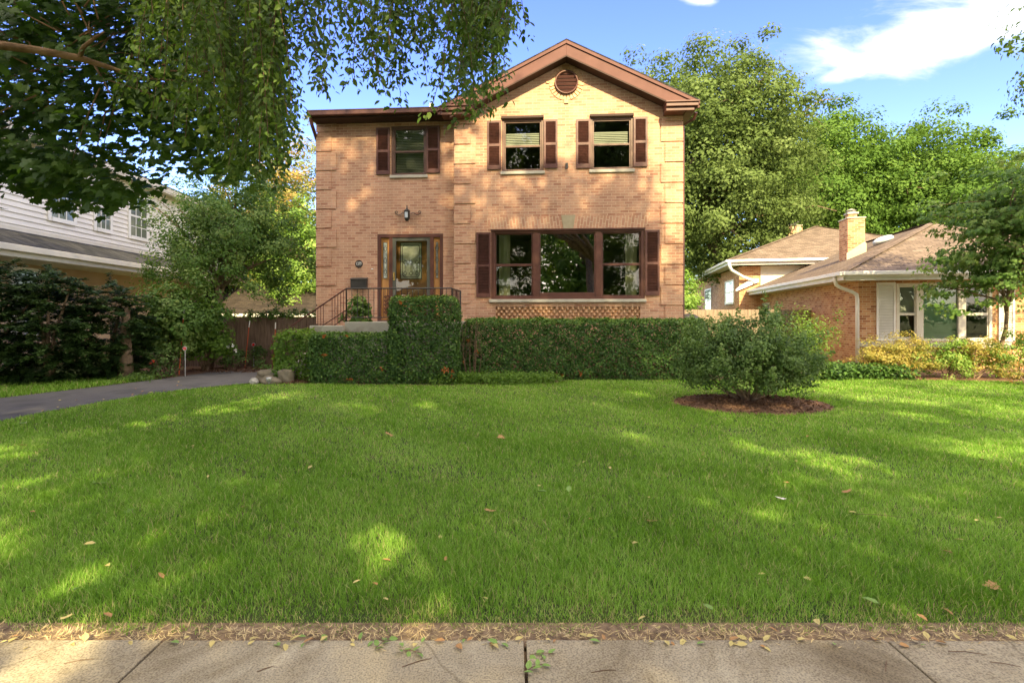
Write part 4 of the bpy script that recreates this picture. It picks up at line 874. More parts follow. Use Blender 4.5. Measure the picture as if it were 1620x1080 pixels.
# ================================================================== HEDGES AND SHRUBS
def fnoise(P, f, ph=0):
    x, y, z = P[:, 0]*f, P[:, 1]*f, P[:, 2]*f
    return (np.sin(x*1.7 + 2.1*y + ph) * np.cos(z*2.3 - y + 1.3*ph) + .6*np.sin(3.1*x - z*2.7 + ph*2) * np.cos(2.9*y + x) + .4*np.sin(5.3*z + 4.1*x + ph)) / 1.6
def hedge(name, label, x0, x1, y0, y1, z1, mat='leaf_yew', size=.05, dens=2800, rough=.035, rust=5, group=None, rd=.0):
    t = thing(name, label, 'hedge', ((x0+x1)/2, (y0+y1)/2, 0), group=group); hx, hy = (x1-x0)/2, (y1-y0)/2
    Ps, Ns = [], []
    for (area, fn, nn) in ((2*hx*z1, lambda a, b: (a*hx, -hy + 0*a, (b+1)/2*z1), (0,-1,.25)), (2*hx*2*hy, lambda a, b: (a*hx, b*hy, z1 + 0*a), (0,0,1)),
                           (2*hy*z1, lambda a, b: (hx + 0*a, a*hy, (b+1)/2*z1), (1,0,.25)), (2*hy*z1, lambda a, b: (-hx + 0*a, a*hy, (b+1)/2*z1), (-1,0,.25))):
        n = int(area*dens); a, b = rng.uniform(-1, 1, n), rng.uniform(-1, 1, n); P = np.stack(fn(a, b), 1)
        nv = np.array(nn); P = P - nv * (rng.exponential(.045, (n, 1)) - .03) + nv * (rough * fnoise(P, 3.1, x0)[:, None] + rough*.6*fnoise(P, 11, x0)[:, None])
        Ps.append(P); Ns.append(np.repeat(nv[None], n, 0))
    P = np.concatenate(Ps); Nn = np.concatenate(Ns); r_ = min(.10, hy*.4)     # round the shoulders, tuck the foot
    over = np.clip(np.abs(P[:, 0]) - (hx - r_), 0, None); P[:, 2] -= over**2 / r_ * .8 * (P[:, 2] > z1*.8)
    foot = P[:, 2] < .16; P[foot, 1] *= .9
    keep = fnoise(P, 7, 2 + x0) + .6*fnoise(P, 19, x0) + rng.normal(0, .4, len(P)) > -.8; P, Nn = P[keep], Nn[keep]
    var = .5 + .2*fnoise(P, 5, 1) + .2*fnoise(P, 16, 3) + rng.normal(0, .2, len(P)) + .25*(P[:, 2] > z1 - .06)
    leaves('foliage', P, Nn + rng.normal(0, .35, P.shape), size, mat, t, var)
    # interior foliage and twigs
    m = int(dens*hx*hy*4*z1*.35); P2 = np.stack([rng.uniform(-hx+.05, hx-.05, m), rng.uniform(-hy+.05, hy-.05, m), rng.uniform(.08, z1-.08, m)], 1)
    leaves('inner_foliage', P2, rng.normal(0, 1, P2.shape), size*1.4, mat, t, rng.uniform(0, .4, m))
    mb = MB()
    for i in range(int(hx*2/.16)):
        x = -hx + .1 + i*.16 + random.uniform(-.05, .05)
        for s1 in (-1, 1): mb.tube([(x, s1*.1, 0), (x + random.uniform(-.1,.1), s1*hy*.4, z1*.45), (x + random.uniform(-.2,.2), s1*hy*.75, z1*.9)], [.018, .012, .004], 5)
    mb.build('stem', M['bark'], t)
    if rust:
        for c_ in P[rng.choice(np.where(P[:, 1] < -hy*.8)[0], rust)]:
            Q = c_ + rng.normal(0, .016, (14, 3)) + np.array((0, -.03, 0)); leaves('dead_sprig', Q, rng.normal(0, 1, Q.shape) + np.array((0,-1,0)), size*.9, 'leaf_rust', t, rng.uniform(0, 1, len(Q)))
    return t
hedge('hedge', 'low clipped yew hedge in front of the porch steps', -4.15, -2.35, 10.72, 11.32, 1.02)
hedge('hedge', 'short bushy hedge end beside the stair handrail foot', -5.0, -4.1, 11.0, 11.7, 1.03, mat='leaf_green', size=.06, dens=1700, rough=.09, rust=0)
hedge('hedge', 'tall square clipped yew block in front of the front door', -2.50, -1.14, 10.68, 11.34, 1.77)
hedge('hedge', 'long clipped yew hedge under the big picture window', -1.06, 4.3, 11.38, 12.25, 1.30, rust=7, rough=.04)
def shrub(name, label, c, r, ncl, cr, per, size, mat, cat='shrub', group=None, stems=10, base=None, shoots=0, shape=(LEAF4, LEAF4F), sw_=.02, **k):
    base = base or (c[0], c[1], 0); t = thing(name, label, cat, base, group=group); cc0 = np.array(c) - np.array(base)
    k.setdefault('bottom', -.75); P, Nn, var, cc = clusters(cc0, r, ncl, cr, per, **k); ok = P[:, 2] > .02
    if shoots:
        st = cc[rng.integers(0, len(cc), shoots)]; o_ = unit(st - cc0) + np.array((0, 0, .55)) + rng.normal(0, .2, (shoots, 3)); f_ = rng.uniform(0, 1, (shoots, 45, 1))
        Q_ = st[:, None] + unit(o_)[:, None]*f_*rng.uniform(.2, .42, (shoots, 1, 1)) + rng.normal(0, 1, (shoots, 45, 3))*.02*(1.4 - f_); P = np.concatenate([P, Q_.reshape(-1, 3)]); Nn = np.concatenate([Nn, rng.normal(0, 1, (shoots*45, 3)) + np.array((0, -.3, .6))])
        var = np.concatenate([var, np.clip(rng.normal(.75, .15, shoots*45), 0, 1)]); ok = P[:, 2] > .02
    leaves('foliage', P[ok], Nn[ok], size, mat, t, var[ok], shape)
    mb = MB(); idx = rng.choice(len(cc), min(stems, len(cc)), replace=False)
    for i in idx:
        g = Vector(cc[i]); mb.tube([(random.uniform(-.08,.08), random.uniform(-.08,.08), -.02), Vector((g.x*.45, g.y*.45, g.z*.4)), g], [sw_, sw_*.65, sw_*.2], 6)
    mb.build('stem', M['bark'], t); return t
shrub('round_shrub', 'broad rounded leafy shrub in the ring of mulch on the lawn', (3.82, 8.4, .72), (1.13, 1.0, .74), 400, .16, 80, .044, 'leaf_shrub', shoots=90, stems=34, lump=.13, shell=.45, flat=.9, bottom=-.62, sw_=.022)
shrub('bamboo_like_shrub', 'upright light green shrub against the ranch house side wall', (6.55, 11.6, .75), (.62, .45, .78), 60, .2, 60, .05, 'leaf_light', lump=.4, shell=.3, flat=1.6)
gs = 'golden shrubs below the ranch house windows'
for (x, y, h, w, mt, lb) in ((8.35, 11.9, .62, .42, 'leaf_gold', 'golden shrub nearest the white downspout'), (9.15, 12.0, .72, .5, 'leaf_gold', 'golden shrub below the narrow left window of the ranch house'),
        (9.75, 11.7, .66, .45, 'leaf_light', 'yellow-green shrub below the wide green-shaded window'), (10.35, 11.8, .72, .5, 'leaf_gold', 'golden shrub left of the thin young maple trunk'),
        (11.15, 11.6, .78, .55, 'leaf_light', 'yellow-green shrub at the right edge beyond the young maple')):
    shrub('golden_shrub', lb, (x, y, h*.68), (w*1.35, w, h*.72), 75, .16, 60, .045, mt, group=gs, lump=.35, shell=.3)
shrub('autumn_shrub', 'small rusty yellow shrub at the front corner of the right bed', (10.35, 10.55, .22), (.4, .3, .24), 26, .12, 45, .045, 'leaf_autumn')
def cover(name, label, cat, poly_pts, n, size, mat, h=.2, ncl=80, cr=.12, kind='stuff', z0=0):
    c = poly_pts[rng.integers(0, len(poly_pts), ncl)] + rng.normal(0, .08, (ncl, 2)); per = n // ncl
    q = rng.normal(0, cr, (ncl, per, 2)); zz = z0 + h * rng.uniform(.1, 1, (ncl, per)) * (.6 + .4*rng.uniform(0, 1, (ncl, 1)))
    P = np.concatenate([(c[:, None] + q), zz[..., None]], 2).reshape(-1, 3)
    o = leaves(name, P, np.array((0, -.35, .8)) + rng.normal(0, .5, P.shape), size, mat, None, rng.uniform(0, 1, len(P))*.7 + .15, droop=.1)
    return tag(o, label, cat, None, kind)
def span(x0, x1, y0, y1, n=300): return np.stack([rng.uniform(x0, x1, n), rng.uniform(y0, y1, n)], 1)
gcp = span(-1.75, .85, 10.7, 11.25, 400); gcp = gcp[gcp[:, 1] > 10.72 + .28*np.clip(gcp[:, 0], 0, 1)**1.5]
cover('ground_cover', 'bright trailing ground cover at the foot of the long hedge', 'ground cover', gcp, 9000, .05, 'leaf_green', .24, 160)
cover('ground_cover', 'dark glossy ground cover in the bed before the ranch house corner', 'ground cover', span(6.1, 8.6, 11.5, 12.0), 7000, .075, 'leaf_yew', .36, 110)
cover('ground_cover', 'low weeds along the edge of the fence bed', 'ground cover', np.concatenate([span(-8.4, -7.9, 11.2, 12.0, 100), span(-6.6, -5.4, 13.5, 14.1, 100)]), 1800, .06, 'leaf_vine', .16, 50)
# bare twigs
tb_ = thing('bare_shrub', 'bare twiggy shrub between the porch corner and the long hedge', 'shrub', (-.85, 11.15, 0)); mb = MB()
for i in range(9):
    x = random.uniform(-.22, .22); y = random.uniform(-.1, .1); h_ = random.uniform(.8, 1.42); top = Vector((x + random.uniform(-.1, .1), y, h_))
    mb.tube([(x*.6, y, 0), (x, y, h_*.5), top], [.009, .006, .003], 5)
    for _ in range(4):
        f = random.uniform(.4, .95); s = Vector((x, y, 0)).lerp(top, f); mb.tube([s, s + Vector((random.uniform(-.22, .22), random.uniform(-.1, .1), random.uniform(.03, .16)))], [.004, .0015], 4)
mb.build('twig', M['twig'], tb_)
# porch climber with broad leaves
pc_ = FU(560, 490, PF + .2)[0]; hw_ = Vector((H.o[0] + pc_*H.ex[0] + (PF + .45)*H.ey[0], H.o[1] + pc_*H.ex[1] + (PF + .45)*H.ey[1], 0))
shrub('climbing_plant', 'broad-leaved climbing plant on the left of the porch railing', (hw_.x + .02, hw_.y, 1.55), (.34, .22, .48), 30, .16, 16, .12, 'leaf_vine', 'plant', base=(hw_.x, hw_.y, zP - .05), shape=(LEAF6, LEAF6F), lump=.5, shell=.2, flat=1)
# ---- left side: yews, vines
yg = 'dark yews along the white house'
def yew(label, c, r, ncl, per=110, mat='leaf_dark'):
    t = thing('yew', label, 'yew', (c[0], c[1], 0), group=yg); cc0 = np.array((0, 0, c[2])); d = unit(rng.normal(0, 1, (ncl, 3))); rad = rng.uniform(.35, 1.0, (ncl, 1)) ** .5
    tip = cc0 + d*np.array(r)*rad; tip[:, 2] = np.maximum(tip[:, 2], .1)
    f = rng.uniform(0, 1, (ncl, per, 1)); dd = d * np.array((1, 1, .15)); dd = unit(dd + rng.normal(0, .15, dd.shape))
    L_ = rng.uniform(.3, .6, (ncl, 1, 1)); side = np.cross(dd, np.array((0, 0, 1.))); s = rng.uniform(-1, 1, (ncl, per, 1)) * (1 - f) * .16
    P = tip[:, None] + dd[:, None]*L_*(f - .4) + side[:, None]*s + np.array((0, 0, -1)) * (f**2) * .08 + rng.normal(0, .012, (ncl, per, 3))
    var = np.clip(.35 + .5*f[..., 0]*(rng.uniform(0, 1, (ncl, 1)) > .4) + rng.normal(0, .15, (ncl, per)), 0, 1).ravel()
    leaves('foliage', P.reshape(-1, 3), np.repeat(np.array((0, -.15, 1.))[None], ncl*per, 0), .065, mat, t, var)
    mb = MB()
    for i in range(7): g = tip[i]; mb.tube([(0, 0, 0), (g[0]*.3, g[1]*.3, g[2]*.5), g], [.05, .035, .01], 6)
    mb.build('stem', M['bark'], t); return t
yew('dark yew at the left edge, before the white framed lower window', (-11.0, 10.9, 1.2), (1.25, 1.0, 1.55), 430)
yew('dark drooping yew, second from the left edge', (-9.75, 11.0, 1.05), (1.0, .8, 1.42), 360)
yew('dark yew next to the vine covered trunk', (-9.0, 11.7, 1.0), (.85, .7, 1.2), 290)
t = thing('vine_covered_trunk', 'bare old trunk standing in vines beside the driveway', 'tree stump', (-8.52, 11.55, 0)); mb = MB(); mb.tube([(0, 0, -.05), (.02, 0, .6), (-.02, .02, 1.2), (.04, .02, 1.6)], [.17, .11, .085, .05], 12); mb.build('trunk', M['bark'], t, True)
shrub('vine_mass', 'tangle of bright vines over the fence behind the trunk', (-8.15, 12.65, 1.25), (.95, .5, 1.15), 130, .26, 75, .085, 'leaf_vine', 'vine', lump=.3, shell=.35, shape=(LEAF4, LEAF4F))
shrub('vine_mass', 'darker vines hanging over the fence left of the white flowers', (-7.75, 13.3, .95), (.62, .5, .95), 90, .24, 70, .08, 'leaf_green', 'vine', lump=.3, shell=.35)
shrub('rose_bush', 'low rose bush with one red flower beside the first reflector post', (-7.95, 11.95, .33), (.36, .3, .35), 22, .14, 40, .06, 'leaf_shrub')
shrub('rose_bush', 'rose bush with white flowers before the brown fence', (-7.25, 13.6, .32), (.42, .3, .34), 20, .14, 40, .06, 'leaf_shrub')
shrub('rose_bush', 'leafy bush leaning on the brown fence beside the far reflector post', (-6.75, 14.05, .28), (.25, .2, .32), 14, .14, 40, .06, 'leaf_shrub')
for i, (x, y, z, mt, lb) in enumerate(((-7.1, 13.1, .62, 'petal', 'white rose bloom, left of the white pair'), (-6.98, 13.1, .66, 'petal', 'white rose bloom, higher of the white pair'), (-6.9, 13.1, .55, 'petal', 'white rose bloom, lowest beside the fence bed'), (-7.95, 11.6, .40, 'petal_red', 'single red bloom above the fence bed'))):
    n = 16; P = np.array((0, 0, 0)) + rng.normal(0, .012, (n, 3)); o = leaves('flower', P, rng.normal(0, 1, P.shape), .04, 'leaf_light', None, np.zeros(n)); o.data.materials.clear(); o.data.materials.append(M[mt]); o.location = (x, y, z)
    tag(o, lb, 'flower', 'rose blooms by the driveway')
shrub('ivy', 'ivy creeping along the top of the brown fence', (-6.2, 14.45, 1.42), (1.75, .2, .16), 64, .13, 40, .06, 'leaf_vine', 'ivy', base=(-6.2, 14.45, 0), stems=3)
# ================================================================== TREES
tree('ornamental_tree', 'spreading small-leaved tree with dark branches over the end of the driveway', 'tree', (-8.2, 14.05, 0), (-7.55, 14.2, 3.55), (2.35, 1.5, 1.95), 400, .36, 110, .07, 'leaf_vine', r0=.12, nl=26, lump=.3, shell=.25, bottom=-.85)
tree('autumn_tree', 'tall thin tree turning yellow and orange beside the big house', 'tree', (-11.5, 26, 0), (-11.5, 26, 6.6), (3.0, 2.5, 4.3), 260, .65, 90, .13, 'leaf_autumn', r0=.16, lump=.5, shell=.2)
tree('garden_tree', 'pale green tree rising behind the brown-roofed garage', 'tree', (-15, 30, 0), (-15, 30, 5.2), (4.2, 3, 3.6), 240, .8, 100, .16, 'leaf_vine', r0=.2, fill=6000, lump=.35, shell=.3)
tree('garden_tree', 'leafy green tree right behind the corner of the big house', 'tree', (-10.4, 25, 0), (-10.3, 25, 3.7), (2.6, 2.2, 3.5), 260, .6, 110, .13, 'leaf_light', r0=.16, fill=5000, lump=.35, shell=.3)
bgk = dict(shape=(LEAF4, LEAF4F))
tree('oak_tree', 'largest tall grey-green tree rising beside the gable of the brick house', 'tree', (12.6, 31, 0), (11.6, 31, 10.4), (6.7, 4.5, 7.3), 700, .95, 150, .19, 'leaf_oak', r0=.42, nl=34, fill=26000, lump=.17, shell=.35, group='big trees beyond the ranch house')
tree('oak_tree', 'bright green tree behind the brick chimneys, second from the gable', 'tree', (22.6, 38, 0), (22.4, 38, 9.8), (5.6, 4.5, 7.0), 520, 1.1, 140, .22, 'leaf_bg', r0=.38, nl=26, fill=20000, lump=.2, shell=.35, group='big trees beyond the ranch house')
tree('oak_tree', 'broad green tree above the ridge of the ranch house, third from the gable', 'tree', (30, 38, 0), (29.8, 38, 9.2), (6.6, 4.8, 6.6), 560, 1.1, 140, .22, 'leaf_bg', r0=.38, nl=26, fill=20000, lump=.25, shell=.35, group='big trees beyond the ranch house')
tree('oak_tree', 'tree at the right edge behind the ranch house roof', 'tree', (38.5, 39, 0), (38, 39, 8), (5.2, 4.8, 5.6), 420, 1.1, 120, .22, 'leaf_bg', r0=.34, nl=20, fill=14000, lump=.25, shell=.35, group='big trees beyond the ranch house')
for i, (x, y, h, mt, lb) in enumerate(((8.4, 27, 4.0, 'leaf_light', 'pale green bush behind the grey fence'), (16.5, 44, 8.5, 'leaf_green', 'shaded understorey tree seen between the two leftmost big trees'), (26.5, 46, 9, 'leaf_shrub', 'dark understorey tree between the second and third big trees'), (35, 47, 9, 'leaf_shrub', 'dark understorey tree low behind the right edge tree'))):
    tree('understorey_tree', lb, 'tree', (x, y, 0), (x, y, h*.5), (h*.6 if i else 1.7, 2.5, h*.5), 130, .9 if i else .5, 90, .22 if i else .13, mt, r0=.15, nl=8, lump=.25, shell=.3, group='smaller trees beyond the houses')
tree('young_maple', 'young maple with layered branches before the ranch house window', 'tree', (11.05, 11.9, 0), (11.15, 11.6, 3.05), (1.8, 1.4, 2.15), 250, .36, 60, .082, 'leaf_vine', r0=.05, shape=(MAPLE, MAPLEF), nl=30, lump=.35, shell=.25, bottom=-.8, flat=.28)
tree('street_tree', 'tree at the upper right edge with leaves hanging into the sky', 'tree', (13.2, 7.5, 0), (11.3, 8.6, 6.0), (2.7, 1.9, 1.5), 300, .42, 75, .09, 'leaf_elm', r0=.2, shape=(LEAF6, LEAF6F), lump=.35, shell=.3, bottom=-1, nl=7)
# ---- the maple whose limb reaches in from the left: leaf sprays in flat tiers
mt_ = thing('maple_tree', 'big dark-leaved maple whose brown limb reaches in over the driveway', 'tree', (-8.6, -1.4, 0)); b0 = np.array((-8.6, -1.4, 0))
outl = np.array([(-300, 330), (0, 318), (50, 300), (100, 338), (150, 332), (215, 322), (262, 285), (300, 262), (345, 292), (395, 282), (422, 225), (432, 90), (436, -200)])
ncl = 1000; px = rng.uniform(-260, 430, ncl*2); py = rng.uniform(-190, 330, ncl*2); ok = py < np.interp(px, outl[:, 0], outl[:, 1]) - 14
px, py = px[ok][:ncl], py[ok][:ncl]; Yd = rng.uniform(5.9, 8.6, len(px)); cc = np.stack([(px - CX)*Yd/FPX, Yd, EYE + (HY - py)*Yd/FPX], 1) - b0
per = 25; q_ = unit(rng.normal(0, 1, (len(cc)*per, 3))).reshape(len(cc), per, 3) * rng.uniform(0, 1, (len(cc), per, 1))**.5 * np.array((.36, .36, .075))
tilt = q_[..., 1:2]*.35; P = cc[:, None] + q_ ; P[..., 2:3] += -tilt - (q_[..., 0:1]**2 + q_[..., 1:2]**2)*.9
var = np.clip(rng.normal(.45, .2, (len(cc), 1)) + rng.normal(0, .12, (len(cc), per)), 0, 1)
leaves('crown', P.reshape(-1, 3), np.repeat(np.array((.1, -.75, .75))[None], len(cc)*per, 0) + rng.normal(0, .32, (len(cc)*per, 3)), .118, 'leaf_maple', mt_, var.ravel(), (MAPLE, MAPLEF), droop=.35)
P, Nn, var, c2 = clusters(np.array((-9.5, -.6, 9.2)) - b0, (6.0, 4.6, 5.2), 330, .8, 75, lump=.25, shell=.35)
ok = gaps(P, b0, SUNNY); leaves('crown', P[ok], Nn[ok], .17, 'leaf_maple', mt_, var[ok])
mb = MB(); limbs(mb, (0, 0, -.1), (-.6, .6, 11), .30, [tuple(x) for x in c2], 18)
def A_(px, py, Y): return at(px, py, Y) - Vector(b0)
mb.tube([(0, 0, 2.6), A_(-300, 60, 3.2), A_(-120, 62, 4.6), A_(0, 72, 5.6), A_(60, 80, 5.7), A_(125, 92, 5.8), A_(170, 106, 5.9), A_(215, 122, 6.0), A_(262, 132, 6.2)], [.16, .11, .075, .045, .042, .038, .027, .018, .008], 10)
mb.tube([A_(125, 92, 5.8), A_(132, 75, 5.7), A_(150, 60, 5.6), A_(165, 51, 5.6)], [.026, .022, .016, .007], 8)
mb.tube([A_(146, 60, 5.6), A_(140, 50, 5.5), A_(141, 34, 5.5)], [.008, .006, .003], 6); mb.tube([A_(150, 104, 5.9), A_(165, 130, 5.9), A_(178, 158, 5.9)], [.014, .009, .004], 6)
mb.tube([A_(-60, 40, 6.2), A_(50, 62, 6.6), A_(95, 42, 6.9), A_(190, 30, 7.4)], [.04, .03, .02, .008], 8)
for i in range(60):
    k = random.randrange(len(cc)); g = Vector(cc[k]); s = A_(random.uniform(0, 240), random.uniform(75, 120), 5.8); mb.tube([s.lerp(g, .3), s.lerp(g, .65) + Vector((0, 0, .08)), g], [.010, .006, .002], 5)
mb.build('trunk', M['bark_warm'], mt_, True)
# ---- the elm: trunk behind the camera, weeping twigs hanging into the top of the view
b0 = np.array((2.6, -3.6, 0)); el = thing('elm_tree', 'weeping elm whose leafy twigs hang down in front of the sky', 'tree', tuple(b0))
bt = np.array([(190, 60), (230, 150), (300, 235), (360, 215), (400, 290), (425, 285), (440, 205), (470, 185), (500, 190), (508, 60), (520, 50), (535, 150), (560, 175), (600, 170), (634, 150), (645, 62), (690, 60), (700, 130), (735, 190), (750, 190), (790, 125), (830, 90), (846, 30), (852, -20)])
P, Nn, tw = [], [], MB(); 
def strand(px, bot, Y):
    X = (px - CX)*Y/FPX; zt_ = EYE + (HY + 30)*Y/FPX + random.uniform(0, .5); zb = EYE + (HY - bot)*Y/FPX
    if zb > zt_ - .1: return
    n = max(int((zt_ - zb)/.028), 3); w1, w2 = random.uniform(-.3, .3 if px < 760 else 0), random.uniform(0, 6); pts = []
    for i in range(n):
        f = i/(n-1); z = zt_ + (zb - zt_)*f; p_ = np.array((X + w1*f + .03*math.sin(f*5 + w2), Y + .05*math.sin(f*4 + w2*2), z)); pts.append(p_)
        for _ in range(random.choice((1, 2, 2, 3))):
            a_ = random.uniform(0, 6.28); P.append(p_ + np.array((math.cos(a_), math.sin(a_), -.3)) * random.uniform(.01, .10)); Nn.append((math.cos(a_)*.8, math.sin(a_)*.8 - .3, .5))
    tw.tube([Vector(p_ - b0) for p_ in pts[::max(n//5, 1)]], .0028, 4, False)
for _ in range(74):                            # bunches of twigs, with sky between the bunches
    pc0 = random.uniform(200, 850); bot0 = np.interp(pc0, bt[:, 0], bt[:, 1]); Y0 = random.uniform(4.0, 6.2); dep = abs(random.gauss(0, 60))
    if 500 < pc0 < 700 and random.random() < .35: continue
    if pc0 < 400 and random.random() < .45: continue
    if 440 < pc0 < 700 and random.random() < .35: continue
    for _ in range(random.randint(3, 6)):
        px = pc0 + random.gauss(0, 13)
        if px > 850: continue
        strand(px, min(bot0 - dep, np.interp(px, bt[:, 0], bt[:, 1]) - 0*dep) + random.gauss(8, 12), Y0 + random.uniform(-.15, .15))
# twig-hung canopy just above the view
cxs = np.stack([rng.uniform(-6.2, .6, 90), rng.uniform(2.2, 7.2, 90), np.zeros(90)], 1); cxs[:, 2] = EYE + .66*cxs[:, 1] + rng.uniform(.6, 2.6, 90)
q_ = rng.normal(0, .28, (90, 60, 3)) * np.array((1, 1, .6)); PP = (cxs[:, None] + q_).reshape(-1, 3); PP = PP[PP[:, 2] > EYE + .625*PP[:, 1]]
P = np.concatenate([np.array(P), PP]) - b0; Nn = np.concatenate([np.array(Nn), np.repeat(np.array((0, 0, 1.))[None], len(PP), 0)])
leaves('crown', P, Nn, .06, 'leaf_elm', el, np.clip(rng.normal(.45, .22, len(P)), 0, 1), (LEAF6, LEAF6F), droop=.9, hang=.6)
tw.build('hanging_twig', M['twig'], el)
P1, N1, v1, _c = clusters(np.array((-4.5, -5.6, 18.3)) - b0, (5.2, 3.6, 2.9), 260, .9, 80, lump=.06, shell=.2)  # extra unseen leaf mass, added high in the crown to shade the door wing
P, Nn, var, c2 = clusters(np.array((-.8, -5.6, 12.6)) - b0, (9.6, 5.0, 7.9), 1250, .95, 80, lump=.06, shell=.5); P = np.concatenate([P, P1]); Nn = np.concatenate([Nn, N1]); var = np.concatenate([var, v1])
ok = (P[:, 1] + b0[1] < -.2) & gaps(P, b0, SUNNY); leaves('crown', P[ok], Nn[ok], .22, 'leaf_elm', el, var[ok])
mb = MB(); limbs(mb, (0, 0, -.1), (-1.5, -1, 12), .34, [tuple(x) for x in c2], 22)
for g in ((-4.5, 5.2, 5.6), (-2.5, 5.6, 5.7), (-.5, 5.4, 5.8), (-3.4, 4.2, 5.2), (-1.6, 4.5, 5.4)):
    g = Vector(g) - Vector(b0); mb.tube([(0, 0, 4.2), (g.x*.35, g.y*.35, 5.6), (g.x*.7, g.y*.75, g.z + .75), g + Vector((0, .6, .5))], [.14, .09, .05, .012], 8)
mb.build('trunk', M['bark'], el, True)
tree('street_tree', 'street tree on the kerb strip right of the camera, throwing shade on the lawn', 'tree', (11.5, -3.2, 0), (10.8, -4.2, 7.3), (5.0, 4.0, 3.9), 260, .8, 75, .17, 'leaf_elm', r0=.26, lump=.25, shell=.35, sunny=True)
for i, (x, y) in enumerate(((-9, -19), (1.0, -20), (11, -19))):
    tree('street_tree', ('leafy tree across the street, leftmost', 'leafy tree across the street facing the big house', 'leafy tree across the street, rightmost')[i], 'tree', (x, y, 0), (x, y, 5.6), (6, 4, 5.4), 260, 1.0, 70, .32, 'leaf_green', r0=.3, lump=.25, shell=.3, group='trees across the street')
shrub('added_shrub_screen', 'added unseen shrub screen across the street, covering the bright horizon in window reflections', (3, -23, 1.9), (24, 1.5, 2.4), 300, 1.3, 60, .34, 'leaf_shrub', stems=20)  # unseen shrubs added to cover the bright horizon in window reflections
# ================================================================== LAWN GRASS
def inpoly(P, poly):
    x, y = P[:, 0], P[:, 1]; c = np.zeros(len(P), bool); n = len(poly)
    for i in range(n):
        x1, y1 = poly[i]; x2, y2 = poly[(i+1) % n]
        with np.errstate(divide='ignore', invalid='ignore'): c ^= ((y1 > y) != (y2 > y)) & (x < (x2-x1)*(y-y1)/(y2-y1) + x1)
    return c
def grass(name, label, poly, bands, kind='stuff', seed=3):
    r = np.random.default_rng(seed); allco, vv = [], []
    for (ya, yb, dens, hgt, wid) in bands:
        xa_, xb_ = max(-14, -1.03*yb - .2), min(14.6, 1.03*yb + .2); n = int((xb_-xa_)*(yb-ya)*dens); Q = np.stack([r.uniform(xa_, xb_, n), r.uniform(ya, yb, n)], 1)
        Q = Q[np.abs(Q[:, 0]) < 1.0*Q[:, 1] + .3]
        Q = Q[inpoly(Q, poly)]; Q3 = np.concatenate([Q, np.zeros((len(Q), 1))], 1); Q = Q[Q[:, 1] > 2.315 + .055*fnoise(Q3, 4, 3) + .045*fnoise(Q3, 15, 1)] if label.startswith('thick') else Q; e = ((Q[:, 0] - 3.8)/1.2)**2 + ((Q[:, 1] - 8.35)/.96)**2; Q = Q[e > 1 + r.normal(0, .04, len(Q))]
        n = len(Q); P3 = np.concatenate([Q, np.zeros((n, 1))], 1)
        lush = fnoise(P3, .8, 1) * .45 + fnoise(P3, 2.3, 4) * .35 + fnoise(P3, 6, 2)*.3 + fnoise(P3, 17, 5)*.25
        k = (r.uniform(0, 1, n) < .82 + .25*lush); Q, P3, lush = Q[k], P3[k], lush[k]; n = len(Q)
        edge = np.clip((Q[:, 1] - 2.36)/.22, 0, 1)
        h = hgt * (1 + .45*lush) * r.uniform(.4, 1.35, n) * (.42 + .58*edge); w = wid * r.uniform(.7, 1.3, n)
        a = r.uniform(0, 2*np.pi, n); ln = r.uniform(.15, 1.25, n) * h; lx_, ly_ = np.cos(a)*ln, np.sin(a)*ln; b_ = a + r.normal(np.pi/2, .5, n)
        sx, sy = np.cos(b_)*w/2, np.sin(b_)*w/2; x, y = Q[:, 0], Q[:, 1]; z = np.zeros(n)
        co = np.stack([np.stack([x - sx, y - sy, z], 1), np.stack([x + sx, y + sy, z], 1), np.stack([x + lx_*.35 + sx*.75, y + ly_*.35 + sy*.75, h*.6], 1),
                       np.stack([x + lx_*.35 - sx*.75, y + ly_*.35 - sy*.75, h*.6], 1), np.stack([x + lx_, y + ly_, h*.97], 1)], 1)
        v = .47 - .2*lush + .2*fnoise(P3, 1.1, 7) + .1*fnoise(P3, 9, 3) + r.normal(0, .24, n); dry = r.uniform(0, 1, n) < (.06 + .05*(fnoise(P3, 3.3, 9) > .5) + .3*(1 - edge)**1.5); v = np.where(dry, .95 + .05*r.uniform(0, 1, n), np.clip(v, 0, .88))
        allco.append(co.reshape(-1, 3)); vv.append(np.repeat(v, 5))
    co = np.concatenate(allco); n = len(co)//5; b5 = (np.arange(n)*5)[:, None]
    o = npmesh(name, co, [b5 + np.array([0, 1, 2, 3]), b5 + np.array([3, 2, 4])], M['grass'], None, np.concatenate(vv)); print('blades', n)
    return tag(o, label, 'grass', None, kind)
grass('grass', 'thick mown green grass covering the front lawn', lawn_poly, [(2.27, 3.2, 19000, .05, .0033), (3.2, 4.4, 12500, .048, .0043), (4.4, 6.2, 7000, .045, .0058), (6.2, 8.5, 4000, .042, .008), (8.5, 11.8, 2600, .038, .0105)])
grass('grass', 'strip of rough grass between the yews and the driveway', [(-14, 8.6), (-9.6, 8.0), (-8.72, 8.86), (-8.35, 9.9), (-7.85, 11.5), (-8.6, 12.6), (-14, 11.0)], [(8.0, 11.8, 1800, .09, .011)])
